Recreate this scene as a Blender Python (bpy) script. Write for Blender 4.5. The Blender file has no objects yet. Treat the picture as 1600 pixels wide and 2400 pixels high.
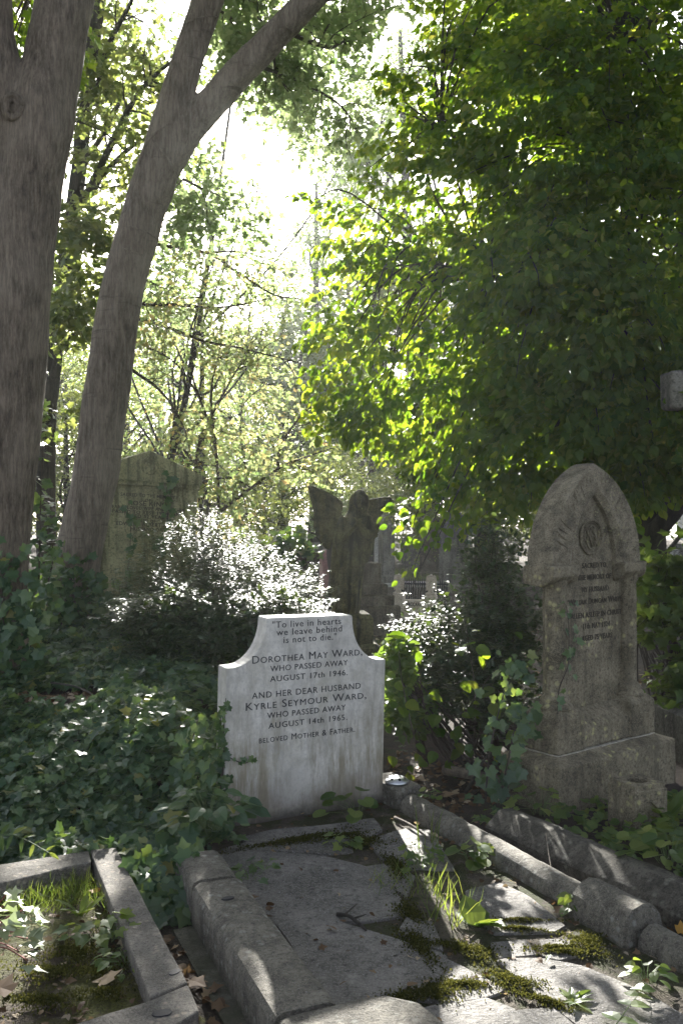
import bpy, bmesh, math, random
import numpy as np
from mathutils import Vector, Matrix, noise as mnoise

SC = bpy.context.scene
COL = SC.collection
F, EYE = 2150.0, 1.6            # focal length in photo pixels, eye height in metres
R = math.radians

def P(x, y, Y):
    """world point seen at photo pixel (x, y) when it stands Y metres in front of the camera"""
    return Vector(((x - 800) / F * Y, Y, EYE - (y - 1200) / F * Y))

def G(x, y, z=0.0):
    """point of the level z that is seen at photo pixel (x, y)"""
    Y = (EYE - z) * F / (y - 1200)
    return Vector(((x - 800) / F * Y, Y, z))

SUN_AZ, SUN_EL = math.atan2(-240, 2150), math.atan2(905, math.hypot(240, 2150))
SUN = Vector((math.sin(SUN_AZ) * math.cos(SUN_EL), math.cos(SUN_AZ) * math.cos(SUN_EL), math.sin(SUN_EL)))

# ------------------------------------------------------------------ naming
def tag(o, label=None, cat=None, group=None, kind=None):
    if label: o['label'] = label
    if cat: o['category'] = cat
    if group: o['group'] = group
    if kind: o['kind'] = kind
    return o

def empty(name, loc, label, cat, group=None):
    o = bpy.data.objects.new(name, None)
    o.empty_display_size = 0.1
    COL.objects.link(o)
    o.location = loc
    return tag(o, label, cat, group)

def link(name, me, mat, parent=None, label=None):
    """one mesh object; mesh data is given in world coordinates"""
    o = bpy.data.objects.new(name, me)
    COL.objects.link(o)
    if mat is not None:
        me.materials.clear()
        for m in (mat if isinstance(mat, (list, tuple)) else [mat]):
            me.materials.append(m)
    if parent is not None:
        o.parent = parent
        o.matrix_parent_inverse = Matrix.LocRotScale(parent.location, parent.rotation_euler, parent.scale).inverted()
    if label: o['label'] = label
    return o

def bm_obj(name, bm, mat, parent=None, smooth=False, label=None):
    me = bpy.data.meshes.new(name)
    bmesh.ops.recalc_face_normals(bm, faces=bm.faces)
    bm.to_mesh(me); bm.free()
    me.polygons.foreach_set('use_smooth', [bool(smooth)] * len(me.polygons))
    if smooth == 'auto': me.set_sharp_from_angle(angle=R(28))
    return link(name, me, mat, parent, label)

def np_mesh(name, V, T, rnd=None, smooth=False):
    """mesh from numpy vertices (N,3) and triangles or quads (M,k)"""
    me = bpy.data.meshes.new(name)
    V = np.asarray(V, np.float32); T = np.asarray(T, np.int32)
    k = T.shape[1]
    me.vertices.add(len(V)); me.vertices.foreach_set('co', V.ravel())
    me.loops.add(T.size); me.loops.foreach_set('vertex_index', T.ravel())
    me.polygons.add(len(T))
    me.polygons.foreach_set('loop_start', np.arange(len(T), dtype=np.int32) * k)
    me.polygons.foreach_set('loop_total', np.full(len(T), k, np.int32))
    me.polygons.foreach_set('use_smooth', np.full(len(T), smooth, bool))
    if rnd is not None:
        a = me.attributes.new('rnd', 'FLOAT', 'POINT')
        a.data.foreach_set('value', np.asarray(rnd, np.float32))
    me.update(calc_edges=True)
    me.validate()
    return me

def remesh(bm, voxel, name, smooth_iter=2):
    """fuse overlapping closed pieces into one continuous surface"""
    me = bpy.data.meshes.new(name)
    bmesh.ops.recalc_face_normals(bm, faces=bm.faces)
    bm.to_mesh(me); bm.free()
    o = bpy.data.objects.new(name, me); COL.objects.link(o)
    m = o.modifiers.new('r', 'REMESH'); m.mode = 'VOXEL'; m.voxel_size = voxel
    if smooth_iter:
        s = o.modifiers.new('s', 'SMOOTH'); s.iterations = smooth_iter; s.factor = 0.5
    dg = bpy.context.evaluated_depsgraph_get()
    out = bpy.data.meshes.new_from_object(o.evaluated_get(dg))
    bpy.data.objects.remove(o); bpy.data.meshes.remove(me)
    out.name = name
    out.polygons.foreach_set('use_smooth', [True] * len(out.polygons))
    return out

def displace(me, fn):
    n = len(me.vertices)
    co = np.empty(n * 3, np.float32); me.vertices.foreach_get('co', co)
    no = np.empty(n * 3, np.float32); me.vertices.foreach_get('normal', no)
    co = co.reshape(-1, 3); no = no.reshape(-1, 3)
    d = np.array([fn(Vector(c)) for c in co], np.float32)
    me.vertices.foreach_set('co', (co + no * d[:, None]).ravel()); me.update()

# ------------------------------------------------------------------ materials
def nodes(name):
    m = bpy.data.materials.new(name); m.use_nodes = True
    nt = m.node_tree
    return m, nt, nt.nodes['Principled BSDF'], nt.nodes['Material Output']

def N(nt, kind, **kw):
    n = nt.nodes.new(kind)
    for k, v in kw.items():
        if k in n.inputs: n.inputs[k].default_value = v
        else: setattr(n, k, v)
    return n

def ramp(nt, src, stops):
    r = nt.nodes.new('ShaderNodeValToRGB')
    e = r.color_ramp.elements
    while len(e) < len(stops): e.new(0.5)
    for el, (p, c) in zip(e, stops):
        el.position = p; el.color = (c[0], c[1], c[2], 1) if not isinstance(c, (int, float)) else (c, c, c, 1)
    nt.links.new(src, r.inputs[0])
    return r.outputs[0]

def mixc(nt, fac, a, b):
    m = nt.nodes.new('ShaderNodeMix'); m.data_type = 'RGBA'
    for v, s in ((fac, m.inputs[0]), (a, m.inputs[6]), (b, m.inputs[7])):
        if isinstance(v, bpy.types.NodeSocket): nt.links.new(v, s)
        elif isinstance(v, (int, float)): s.default_value = v
        else: s.default_value = (v[0], v[1], v[2], 1)
    return m.outputs[2]

def coords(nt, scale=(1, 1, 1)):
    tc = nt.nodes.new('ShaderNodeTexCoord')
    mp = nt.nodes.new('ShaderNodeMapping'); mp.inputs['Scale'].default_value = scale
    nt.links.new(tc.outputs['Object'], mp.inputs[0])
    return mp.outputs[0]

def noise_t(nt, vec, scale, detail=4, rough=0.6):
    n = N(nt, 'ShaderNodeTexNoise', Scale=scale, Detail=detail, Roughness=rough)
    nt.links.new(vec, n.inputs['Vector'])
    return n.outputs['Fac']

def bump(nt, bsdf, h, strength=0.4, dist=0.01):
    b = N(nt, 'ShaderNodeBump', Strength=strength, Distance=dist)
    nt.links.new(h, b.inputs['Height']); nt.links.new(b.outputs[0], bsdf.inputs['Normal'])

def add(nt, a, b, op='ADD', clamp=False):
    m = nt.nodes.new('ShaderNodeMath'); m.operation = op; m.use_clamp = clamp
    for v, s in ((a, m.inputs[0]), (b, m.inputs[1])):
        if isinstance(v, bpy.types.NodeSocket): nt.links.new(v, s)
        else: s.default_value = v
    return m.outputs[0]

def stone(name, dark, mid, light, scale=5, rough=0.85, bumpv=0.5, lichen=None, lich_amt=0.62, moss=None, moss_z=None, streak=0.0, speck=None):
    """weathered stone: broad tones, fine grain, optional lichen spots, dirt rising from the soil and rain streaks"""
    m, nt, b, _ = nodes(name)
    v = coords(nt)
    c = ramp(nt, noise_t(nt, v, scale, 6, 0.65), [(0.34, dark), (0.5, mid), (0.66, light)])
    fine = noise_t(nt, v, scale * 22, 3, 0.7)
    c = mixc(nt, ramp(nt, fine, [(0.45, 0.0), (0.66, 0.6)]), c, [x * 1.35 for x in light])
    c = mixc(nt, ramp(nt, noise_t(nt, v, scale * 9, 4, 0.7), [(0.5, 0.0), (0.66, 0.75)]), c, [x * 0.5 for x in dark])
    if streak:
        sv = coords(nt, (1, 1, 0.12))
        c = mixc(nt, ramp(nt, noise_t(nt, sv, 16, 4), [(0.47, 0.0), (0.64, streak)]), c, [x * 0.45 for x in dark])
    if speck:
        c = mixc(nt, ramp(nt, noise_t(nt, v, scale * 40, 1, 0.5), [(0.66, 0.0), (0.70, 1.0)]), c, speck)
    if lichen:
        vo = N(nt, 'ShaderNodeTexVoronoi', Scale=scale * 3.4); nt.links.new(v, vo.inputs['Vector'])
        l = add(nt, ramp(nt, vo.outputs['Distance'], [(0.16, 1.0), (0.36, 0.0)]), ramp(nt, noise_t(nt, v, 3.0, 3), [(lich_amt - 0.08, 0.0), (lich_amt, 1.0)]), 'MULTIPLY')
        l = add(nt, l, ramp(nt, noise_t(nt, v, 60, 2), [(0.35, 0.2), (0.6, 1.0)]), 'MULTIPLY')
        c = mixc(nt, l, c, lichen)
    if moss:
        z0, z1 = moss_z
        sx = nt.nodes.new('ShaderNodeSeparateXYZ')
        tc = nt.nodes.new('ShaderNodeNewGeometry'); nt.links.new(tc.outputs['Position'], sx.inputs[0])
        mr = N(nt, 'ShaderNodeMapRange'); mr.inputs[1].default_value = z0; mr.inputs[2].default_value = z1
        mr.inputs[3].default_value = 1.0; mr.inputs[4].default_value = 0.0
        nt.links.new(sx.outputs[2], mr.inputs[0])
        f = add(nt, mr.outputs[0], add(nt, noise_t(nt, v, 11, 5, 0.7), -0.42), 'ADD')
        c = mixc(nt, ramp(nt, f, [(0.34, 0.0), (0.85, 0.94)]), c, moss)
    nt.links.new(c, b.inputs['Base Color'])
    b.inputs['Roughness'].default_value = rough
    h = add(nt, noise_t(nt, v, scale * 5, 8, 0.7), add(nt, fine, 0.35, 'MULTIPLY'))
    bump(nt, b, h, bumpv, 0.012)
    return m

def bark(name, dark, mid, light, sc=1.0, moss=None, ring=0.5):
    m, nt, b, _ = nodes(name)
    v = coords(nt, (9 * sc, 9 * sc, 1.9 * sc))
    n1 = noise_t(nt, v, 2.6, 10, 0.78)
    c = ramp(nt, n1, [(0.36, dark), (0.5, mid), (0.64, light)])
    w = coords(nt)
    c = mixc(nt, ramp(nt, noise_t(nt, w, 2.2 * sc, 5), [(0.42, 0.0), (0.68, 0.65)]), c, [x * 1.25 for x in light])
    hv = coords(nt, (1.5, 1.5, 11))
    rings = noise_t(nt, hv, 1.3, 4, 0.6)
    c = mixc(nt, ramp(nt, rings, [(0.60, 0.0), (0.68, ring)]), c, [x * 0.6 for x in dark])
    cv = coords(nt, (15 * sc, 15 * sc, 1.3 * sc))
    crack = ramp(nt, noise_t(nt, cv, 1.6, 6, 0.65), [(0.44, 0.0), (0.495, 0.3), (0.505, 0.3), (0.56, 0.0)])
    c = mixc(nt, crack, c, [x * 0.55 for x in dark])
    if moss:
        c = mixc(nt, ramp(nt, noise_t(nt, w, 1.6, 5, 0.7), [(0.46, 0.0), (0.66, 0.7)]), c, moss)
    nt.links.new(c, b.inputs['Base Color'])
    b.inputs['Roughness'].default_value = 0.85
    bump(nt, b, add(nt, add(nt, n1, add(nt, crack, -0.6, 'MULTIPLY')), add(nt, noise_t(nt, w, 45, 4), 0.3, 'MULTIPLY')), 1.0, 0.035)
    return m

def leafmat(name, stops, trans, rough=0.42, tfac=0.42, spec=0.5):
    """leaf: glossy face, light coming through from behind; every leaf has its own tone ('rnd')"""
    m, nt, b, out = nodes(name)
    at = N(nt, 'ShaderNodeAttribute', attribute_name='rnd')
    c = ramp(nt, at.outputs['Fac'], stops)
    nt.links.new(c, b.inputs['Base Color'])
    b.inputs['Roughness'].default_value = rough
    b.inputs['Specular IOR Level'].default_value = spec
    t = nt.nodes.new('ShaderNodeBsdfTranslucent')
    nt.links.new(ramp(nt, at.outputs['Fac'], trans), t.inputs['Color'])
    mx = nt.nodes.new('ShaderNodeMixShader'); mx.inputs[0].default_value = tfac
    nt.links.new(b.outputs[0], mx.inputs[1]); nt.links.new(t.outputs[0], mx.inputs[2])
    nt.links.new(mx.outputs[0], out.inputs['Surface'])
    return m

def plain(name, col, rough=0.6, metal=0.0, var=0.25, scale=30, bumpv=0.0):
    m, nt, b, _ = nodes(name)
    v = coords(nt)
    n = noise_t(nt, v, scale, 5)
    nt.links.new(ramp(nt, n, [(0.3, [x * (1 - var) for x in col]), (0.7, [min(1, x * (1 + var)) for x in col])]), b.inputs['Base Color'])
    b.inputs['Roughness'].default_value = rough; b.inputs['Metallic'].default_value = metal
    if bumpv: bump(nt, b, n, bumpv, 0.004)
    return m

M = {}
M['marble'] = None
def marble():
    """white marble stained by rain: grey veins, green-brown runs and soil splash at the foot"""
    m, nt, b, _ = nodes('white_marble')
    v = coords(nt)
    c = ramp(nt, noise_t(nt, v, 7, 7, 0.7), [(0.3, (0.43, 0.41, 0.37)), (0.5, (0.62, 0.595, 0.545)), (0.66, (0.73, 0.70, 0.645))])
    vein = coords(nt, (6, 6, 1.6))
    c = mixc(nt, ramp(nt, noise_t(nt, vein, 2.4, 8, 0.75), [(0.48, 0.0), (0.62, 0.55)]), c, (0.29, 0.27, 0.24))
    c = mixc(nt, ramp(nt, noise_t(nt, v, 3.2, 6, 0.7), [(0.50, 0.0), (0.64, 0.45)]), c, (0.33, 0.30, 0.21))
    c = mixc(nt, ramp(nt, noise_t(nt, v, 60, 4, 0.7), [(0.5, 0.0), (0.68, 0.5)]), c, (0.36, 0.35, 0.34))
    sv = coords(nt, (1, 1, 0.16))
    sx = nt.nodes.new('ShaderNodeSeparateXYZ')
    ge = nt.nodes.new('ShaderNodeNewGeometry'); nt.links.new(ge.outputs['Position'], sx.inputs[0])
    def zfall(z0, z1):
        mr = N(nt, 'ShaderNodeMapRange'); mr.inputs[1].default_value = z0; mr.inputs[2].default_value = z1
        mr.inputs[3].default_value = 1.0; mr.inputs[4].default_value = 0.0
        nt.links.new(sx.outputs[2], mr.inputs[0]); return mr.outputs[0]
    runs = ramp(nt, noise_t(nt, sv, 9, 5, 0.7), [(0.45, 0.0), (0.62, 0.85)])
    c = mixc(nt, add(nt, runs, zfall(0.25, 0.85), 'MULTIPLY'), c, (0.22, 0.19, 0.12))
    foot = add(nt, zfall(0.0, 0.42), add(nt, noise_t(nt, v, 14, 6, 0.75), -0.5))
    c = mixc(nt, ramp(nt, foot, [(0.35, 0.0), (0.95, 0.72)]), c, (0.13, 0.105, 0.075))
    foot2 = add(nt, zfall(0.0, 0.10), add(nt, noise_t(nt, v, 22, 5, 0.7), -0.5))
    c = mixc(nt, ramp(nt, foot2, [(0.35, 0.0), (0.9, 0.8)]), c, (0.03, 0.027, 0.022))
    nt.links.new(c, b.inputs['Base Color'])
    b.inputs['Roughness'].default_value = 0.6
    bump(nt, b, noise_t(nt, v, 55, 6, 0.7), 0.25, 0.004)
    return m
M['marble'] = marble()
M['lead'] = plain('lead_letters', (0.035, 0.036, 0.04), 0.7)
M['worn_lead'] = plain('worn_black_letters', (0.06, 0.052, 0.036), 0.85, 0, 0.6, 45)
M['tomb'] = stone('brown_sandstone', (0.082, 0.069, 0.043), (0.185, 0.158, 0.103), (0.27, 0.235, 0.16), 6, 0.85, 0.9, (0.45, 0.42, 0.20), 0.58, None, None, 0.45)
M['tomb_rough'] = stone('carved_sandstone', (0.05, 0.043, 0.027), (0.185, 0.158, 0.105), (0.335, 0.295, 0.21), 14, 0.85, 1.0, (0.36, 0.34, 0.18), 0.60)
M['mortar'] = plain('white_mortar', (0.42, 0.39, 0.32), 0.85, 0, 0.5, 40)
M['kerb'] = stone('grey_granite_kerb', (0.062, 0.055, 0.041), (0.13, 0.118, 0.092), (0.205, 0.188, 0.15), 7, 0.85, 0.9, (0.25, 0.25, 0.22), 0.52, (0.04, 0.045, 0.022), (-0.06, 0.04), 0.5, (0.27, 0.26, 0.24))
M['kerb_shaded'] = stone('shaded_worn_kerb', (0.035, 0.031, 0.024), (0.08, 0.072, 0.056), (0.13, 0.118, 0.094), 7, 0.9, 0.9, (0.18, 0.175, 0.14), 0.54, None, None, 0.5)  # worn kerb stone, its colours darkened for the shade it lies in
M['kerb_left'] = stone('grey_concrete_kerb', (0.075, 0.067, 0.054), (0.142, 0.129, 0.107), (0.225, 0.204, 0.172), 9, 0.85, 0.9, (0.34, 0.29, 0.23), 0.52, None, None, 0.3, (0.3, 0.29, 0.27))
M['slab'] = stone('york_stone_slab', (0.078, 0.072, 0.062), (0.142, 0.132, 0.117), (0.215, 0.20, 0.178), 4.5, 0.8, 0.9, (0.26, 0.25, 0.22), 0.58, None, None, 0.0, (0.34, 0.33, 0.34))
M['angel'] = stone('mossy_dark_stone', (0.030, 0.031, 0.015), (0.085, 0.083, 0.038), (0.17, 0.158, 0.072), 6, 0.9, 0.8, (0.16, 0.15, 0.06), 0.6, None, None, 0.8)
M['rose'] = stone('ochre_green_stone', (0.13, 0.13, 0.065), (0.26, 0.25, 0.13), (0.36, 0.34, 0.19), 5, 0.85, 0.5, (0.40, 0.38, 0.2), 0.6, None, None, 0.7)
M['brownstone'] = stone('dull_brown_stone', (0.05, 0.042, 0.03), (0.10, 0.085, 0.06), (0.17, 0.15, 0.11), 5, 0.9, 0.6, None, 0.6, None, None, 0.5)
M['greystone'] = stone('far_grey_stone', (0.07, 0.07, 0.055), (0.13, 0.125, 0.10), (0.2, 0.19, 0.16), 4, 0.9, 0.5, None, 0.6, None, None, 0.6)
M['redstone'] = stone('red_granite', (0.13, 0.06, 0.05), (0.22, 0.10, 0.085), (0.3, 0.15, 0.13), 8, 0.5, 0.2)
M['cream'] = stone('cream_stone', (0.34, 0.29, 0.23), (0.47, 0.41, 0.33), (0.56, 0.50, 0.42), 6, 0.8, 0.4)
M['palestone'] = stone('pale_stone', (0.22, 0.215, 0.2), (0.34, 0.33, 0.30), (0.45, 0.44, 0.41), 4, 0.8, 0.3)
M['iron'] = plain('black_iron', (0.02, 0.022, 0.025), 0.5, 0.4)
M['metal'] = plain('galvanised_lid', (0.62, 0.64, 0.67), 0.32, 1.0, 0.15)
M['hole'] = plain('dark_hole', (0.012, 0.012, 0.012), 0.9)
M['plug'] = plain('black_lead_plug', (0.022, 0.022, 0.026), 0.75)
M['bark'] = bark('grey_brown_bark', (0.10, 0.078, 0.057), (0.225, 0.184, 0.140), (0.34, 0.284, 0.222))
M['bark_furrow'] = bark('furrowed_brown_bark', (0.075, 0.058, 0.041), (0.205, 0.163, 0.120), (0.33, 0.27, 0.205), 1.5, None, 0.0)
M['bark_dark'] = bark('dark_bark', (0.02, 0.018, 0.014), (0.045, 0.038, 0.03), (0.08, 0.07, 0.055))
M['twig'] = plain('brown_twig', (0.055, 0.042, 0.032), 0.85)
M['stem_green'] = plain('green_stem', (0.11, 0.16, 0.05), 0.6)
M['soil'] = None
def soil(name, cols, moss=None, mossr=(0.5, 0.6)):
    m, nt, b, _ = nodes(name)
    v = coords(nt)
    c = ramp(nt, noise_t(nt, v, 7, 8, 0.75), [(0.3, cols[0]), (0.5, cols[1]), (0.7, cols[2])])
    c = mixc(nt, ramp(nt, noise_t(nt, v, 55, 5, 0.75), [(0.55, 0.0), (0.72, 0.8)]), c, cols[3])
    if moss:
        f = ramp(nt, noise_t(nt, v, 4.5, 6, 0.7), [(mossr[0], 0.0), (mossr[1], 1.0)])
        mc = ramp(nt, noise_t(nt, v, 120, 4, 0.7), [(0.35, [x * 0.4 for x in moss]), (0.62, moss)])
        c = mixc(nt, f, c, mc)
    nt.links.new(c, b.inputs['Base Color']); b.inputs['Roughness'].default_value = 0.95
    bump(nt, b, add(nt, noise_t(nt, v, 26, 8, 0.75), noise_t(nt, v, 140, 3, 0.6)), 1.0, 0.02)
    return m
M['soil'] = soil('leaf_mould_soil', [(0.018, 0.013, 0.009), (0.042, 0.031, 0.021), (0.075, 0.056, 0.038), (0.16, 0.125, 0.09)], (0.045, 0.06, 0.016), (0.58, 0.66))
M['bed'] = soil('mossy_mortar_bed', [(0.035, 0.028, 0.019), (0.085, 0.07, 0.05), (0.15, 0.125, 0.09), (0.25, 0.21, 0.15)], (0.06, 0.068, 0.016), (0.47, 0.54))
M['grave_soil'] = soil('mossy_grave_soil', [(0.03, 0.022, 0.014), (0.075, 0.056, 0.036), (0.13, 0.10, 0.07), (0.22, 0.18, 0.13)], (0.12, 0.125, 0.02), (0.44, 0.54))
M['moss'] = leafmat('moss', [(0, (0.016, 0.021, 0.006)), (0.6, (0.045, 0.052, 0.012)), (1, (0.10, 0.10, 0.025))], [(0, (0.06, 0.07, 0.015)), (1, (0.2, 0.19, 0.04))], 0.9, 0.3, 0.1)
M['lime'] = leafmat('broad_green_leaf', [(0, (0.018, 0.048, 0.012)), (0.6, (0.034, 0.080, 0.016)), (0.96, (0.055, 0.105, 0.02)), (1, (0.2, 0.19, 0.045))],
                    [(0, (0.14, 0.30, 0.012)), (0.7, (0.42, 0.56, 0.025)), (1, (0.66, 0.64, 0.07))], 0.5, 0.48, 0.25)
M['shrub'] = leafmat('small_glossy_leaf', [(0, (0.012, 0.034, 0.014)), (0.7, (0.03, 0.064, 0.022)), (1, (0.07, 0.10, 0.03))],
                     [(0, (0.14, 0.22, 0.03)), (1, (0.36, 0.42, 0.06))], 0.45, 0.2, 0.5)
M['ivy'] = leafmat('ivy_leaf', [(0, (0.022, 0.056, 0.028)), (0.6, (0.052, 0.108, 0.05)), (0.97, (0.10, 0.16, 0.065)), (1, (0.26, 0.22, 0.06))],
                   [(0, (0.12, 0.24, 0.04)), (1, (0.34, 0.44, 0.06))], 0.36, 0.28, 0.55)
M['maple'] = leafmat('light_green_leaf', [(0, (0.06, 0.10, 0.03)), (0.6, (0.10, 0.15, 0.04)), (1, (0.2, 0.22, 0.06))],
                     [(0, (0.26, 0.40, 0.13)), (1, (0.50, 0.58, 0.26))], 0.5, 0.48)
M['yellow'] = leafmat('yellowing_leaf', [(0, (0.09, 0.13, 0.03)), (0.5, (0.17, 0.18, 0.04)), (0.8, (0.3, 0.22, 0.05)), (1, (0.4, 0.2, 0.05))],
                      [(0, (0.24, 0.38, 0.11)), (0.55, (0.44, 0.53, 0.20)), (0.88, (0.66, 0.57, 0.22)), (1, (0.74, 0.47, 0.18))], 0.5, 0.48)
M['wood'] = leafmat('far_wood_leaf', [(0, (0.035, 0.065, 0.028)), (0.7, (0.07, 0.11, 0.04)), (1, (0.13, 0.16, 0.05))],
                    [(0, (0.2, 0.3, 0.06)), (1, (0.5, 0.52, 0.12))], 0.5, 0.4)
M['grass'] = leafmat('grass_blade', [(0, (0.05, 0.085, 0.015)), (0.7, (0.10, 0.15, 0.028)), (1, (0.2, 0.21, 0.06))],
                     [(0, (0.16, 0.26, 0.03)), (1, (0.42, 0.46, 0.07))], 0.5, 0.4)
M['herb'] = leafmat('soft_green_leaf', [(0, (0.035, 0.075, 0.02)), (0.7, (0.075, 0.13, 0.03)), (1, (0.15, 0.19, 0.05))],
                    [(0, (0.2, 0.34, 0.04)), (1, (0.48, 0.55, 0.07))], 0.5, 0.38)
M['dry'] = leafmat('dry_fallen_leaf', [(0, (0.07, 0.04, 0.022)), (0.45, (0.16, 0.10, 0.055)), (0.8, (0.32, 0.24, 0.15)), (1, (0.42, 0.36, 0.28))],
                   [(0, (0.18, 0.1, 0.04)), (1, (0.5, 0.38, 0.2))], 0.7, 0.25, 0.3)
M['orange'] = leafmat('orange_fallen_leaf', [(0, (0.4, 0.16, 0.03)), (1, (0.5, 0.3, 0.05))], [(0, (0.6, 0.3, 0.05)), (1, (0.7, 0.5, 0.08))], 0.6, 0.3)
M['yellowleaf'] = leafmat('yellow_fallen_leaf', [(0, (0.6, 0.46, 0.08)), (1, (0.66, 0.52, 0.12))], [(0, (0.7, 0.55, 0.1)), (1, (0.7, 0.55, 0.1))], 0.6, 0.3)

# ------------------------------------------------------------------ leaves
def outline_leaf(pts, fold=0.10, curl=-0.10, centre=(0, 0.4)):
    """fan of triangles round a point of the midrib; x across, y along, z up"""
    pts = [(x, y) for x, y in pts]
    V = [(centre[0], centre[1], 0.0)] + [(x, y, fold * abs(x) * 2 + curl * y * y) for x, y in pts]
    n = len(pts)
    T = [(0, 1 + i, 1 + (i + 1) % n) for i in range(n)]
    return np.array(V, np.float32), np.array(T, np.int32)

LEAF = {
    'ovate': outline_leaf([(0, 0), (0.25, 0.1), (0.38, 0.34), (0.30, 0.66), (0, 1.0), (-0.30, 0.66), (-0.38, 0.34), (-0.25, 0.1)], 0.10, -0.16),
    'small': (np.array([(0, 0, 0), (0.31, 0.5, 0.05), (0, 1, -0.04), (-0.31, 0.5, 0.05)], np.float32), np.array([(0, 1, 2), (0, 2, 3)], np.int32)),
    'ivy': outline_leaf([(0, 0.08), (0.2, -0.05), (0.42, 0.12), (0.36, 0.3), (0.52, 0.52), (0.26, 0.58), (0, 1.0), (-0.26, 0.58), (-0.52, 0.52), (-0.36, 0.3), (-0.42, 0.12), (-0.2, -0.05)], 0.08, -0.10, (0, 0.35)),
    'maple': outline_leaf([(0, 0), (0.3, 0.02), (0.25, 0.2), (0.56, 0.42), (0.3, 0.52), (0.2, 0.62), (0, 1.0), (-0.2, 0.62), (-0.3, 0.52), (-0.56, 0.42), (-0.25, 0.2), (-0.3, 0.02)], 0.06, -0.14, (0, 0.4)),
    'round': outline_leaf([(0, 0.1), (0.28, -0.02), (0.5, 0.25), (0.52, 0.6), (0.3, 0.92), (0, 1.0), (-0.3, 0.92), (-0.52, 0.6), (-0.5, 0.25), (-0.28, -0.02)], 0.12, -0.05, (0, 0.4)),
    'lance': outline_leaf([(0, 0), (0.12, 0.2), (0.16, 0.45), (0.1, 0.78), (0, 1.0), (-0.1, 0.78), (-0.16, 0.45), (-0.12, 0.2)], 0.16, -0.25),
}

def unit(a):
    return a / np.maximum(np.linalg.norm(a, axis=-1, keepdims=True), 1e-9)

class Leaves:
    """collects leaves of one kind and builds them as one mesh"""
    def __init__(self, kind): self.kind = kind; self.b = []
    def put(self, pos, direc, nrm, size, rnd):
        n = len(pos)
        if not n: return
        self.b.append((np.asarray(pos, np.float32), np.asarray(direc, np.float32), np.asarray(nrm, np.float32),
                       np.broadcast_to(np.asarray(size, np.float32), (n,)), np.broadcast_to(np.asarray(rnd, np.float32), (n,))))
    def mesh(self, name, keep=None):
        pos, d, nr, s, r = (np.concatenate([b[i] for b in self.b]) for i in range(5))
        if keep is not None:
            k = keep(pos + 0.5 * unit(d) * s[:, None]); pos, d, nr, s, r = pos[k], d[k], nr[k], s[k], r[k]
        LV, LT = LEAF[self.kind]
        d = unit(d); x = unit(np.cross(d, nr)); z = np.cross(x, d)
        V = pos[:, None] + s[:, None, None] * (LV[None, :, 0:1] * x[:, None] + LV[None, :, 1:2] * d[:, None] + LV[None, :, 2:3] * z[:, None])
        k = len(LV)
        T = LT[None] + (np.arange(len(pos), dtype=np.int32) * k)[:, None, None]
        return np_mesh(name, V.reshape(-1, 3), T.reshape(-1, 3), np.repeat(r, k))

# patches of ground that the sun reaches through gaps between the leaves
GAPS = []
def sun_gap(x, y, rx, ry, rot=0.0, z=0.0):
    """gap that lets the sun reach round the ground point seen at photo pixel (x, y)"""
    g = G(x, y, z); GAPS.append((g.x - SUN.x * z / SUN.z, g.y - SUN.y * z / SUN.z, rx + 0.03, ry + 0.05, rot))

def in_gap(pos):
    q = pos[:, :2] - pos[:, 2:3] * np.array([[SUN.x / SUN.z, SUN.y / SUN.z]])
    hit = np.zeros(len(pos), bool)
    wob = 0.18 * np.sin(q[:, 0] * 31 + 1.3) + 0.18 * np.sin(q[:, 1] * 27 + q[:, 0] * 17)
    for gx, gy, rx, ry, rot in GAPS:
        dx, dy = q[:, 0] - gx, q[:, 1] - gy
        c, s = math.cos(rot), math.sin(rot)
        hit |= ((dx * c + dy * s) / rx) ** 2 + ((-dx * s + dy * c) / ry) ** 2 < 1 + wob
    return hit
def sunlit(pos): return ~in_gap(pos)

def rdir(rng, n):
    return unit(rng.normal(size=(n, 3)))

def in_lobe(rng, n, c, r, shell=0.0):
    """n points in the ellipsoid c, r (more of them near its skin when shell > 0)"""
    d = rdir(rng, n); t = rng.random(n) ** (1 / 3)
    if shell: t = 1 - (1 - t) * (1 - shell)
    return np.asarray(c)[None] + d * t[:, None] * np.asarray(r)[None]

def sprays(L, rng, centres, origin, per, length, width, size, droop=0.25, tilt=0.35, rnd=(0, 1), hang=0.35, jit=0.38):
    """flat leaf sprays pointing away from the trunk, each with its own lean"""
    n = len(centres)
    out = centres - np.asarray(origin)[None]; out[:, 2] *= 0.35
    out = unit(unit(out) + 0.55 * rdir(rng, n)); out[:, 2] -= droop; out = unit(out)
    up = unit(np.array([[0, 0, 1.0]]) + tilt * rng.normal(size=(n, 3)))
    side = unit(np.cross(out, up)); up = np.cross(side, out)
    tone = rng.random(n)
    a = np.repeat(np.arange(n), per); m = n * per
    u = rng.random(m) - 0.35; w = (rng.random(m) - 0.5) * (1.0 - 0.6 * np.clip(u, 0, 1))
    pos = centres[a] + out[a] * (u * length)[:, None] + side[a] * (w * 2 * width)[:, None] + up[a] * (rng.normal(size=m) * 0.04 * length)[:, None]
    pos[:, 2] -= 0.25 * length * np.clip(u, 0, 1) ** 2
    dr = unit(out[a] * 0.8 + side[a] * np.sign(w)[:, None] * (0.3 + rng.random((m, 1))) + 0.35 * rng.normal(size=(m, 3)) + np.array([[0, 0, -hang]]))
    nr = unit(up[a] + jit * rng.normal(size=(m, 3)))
    L.put(pos, dr, nr, size * (0.65 + 0.6 * rng.random(m)), np.clip(rnd[0] + (rnd[1] - rnd[0]) * (0.45 * tone[a] + 0.55 * rng.random(m)), 0, 1))

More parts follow.
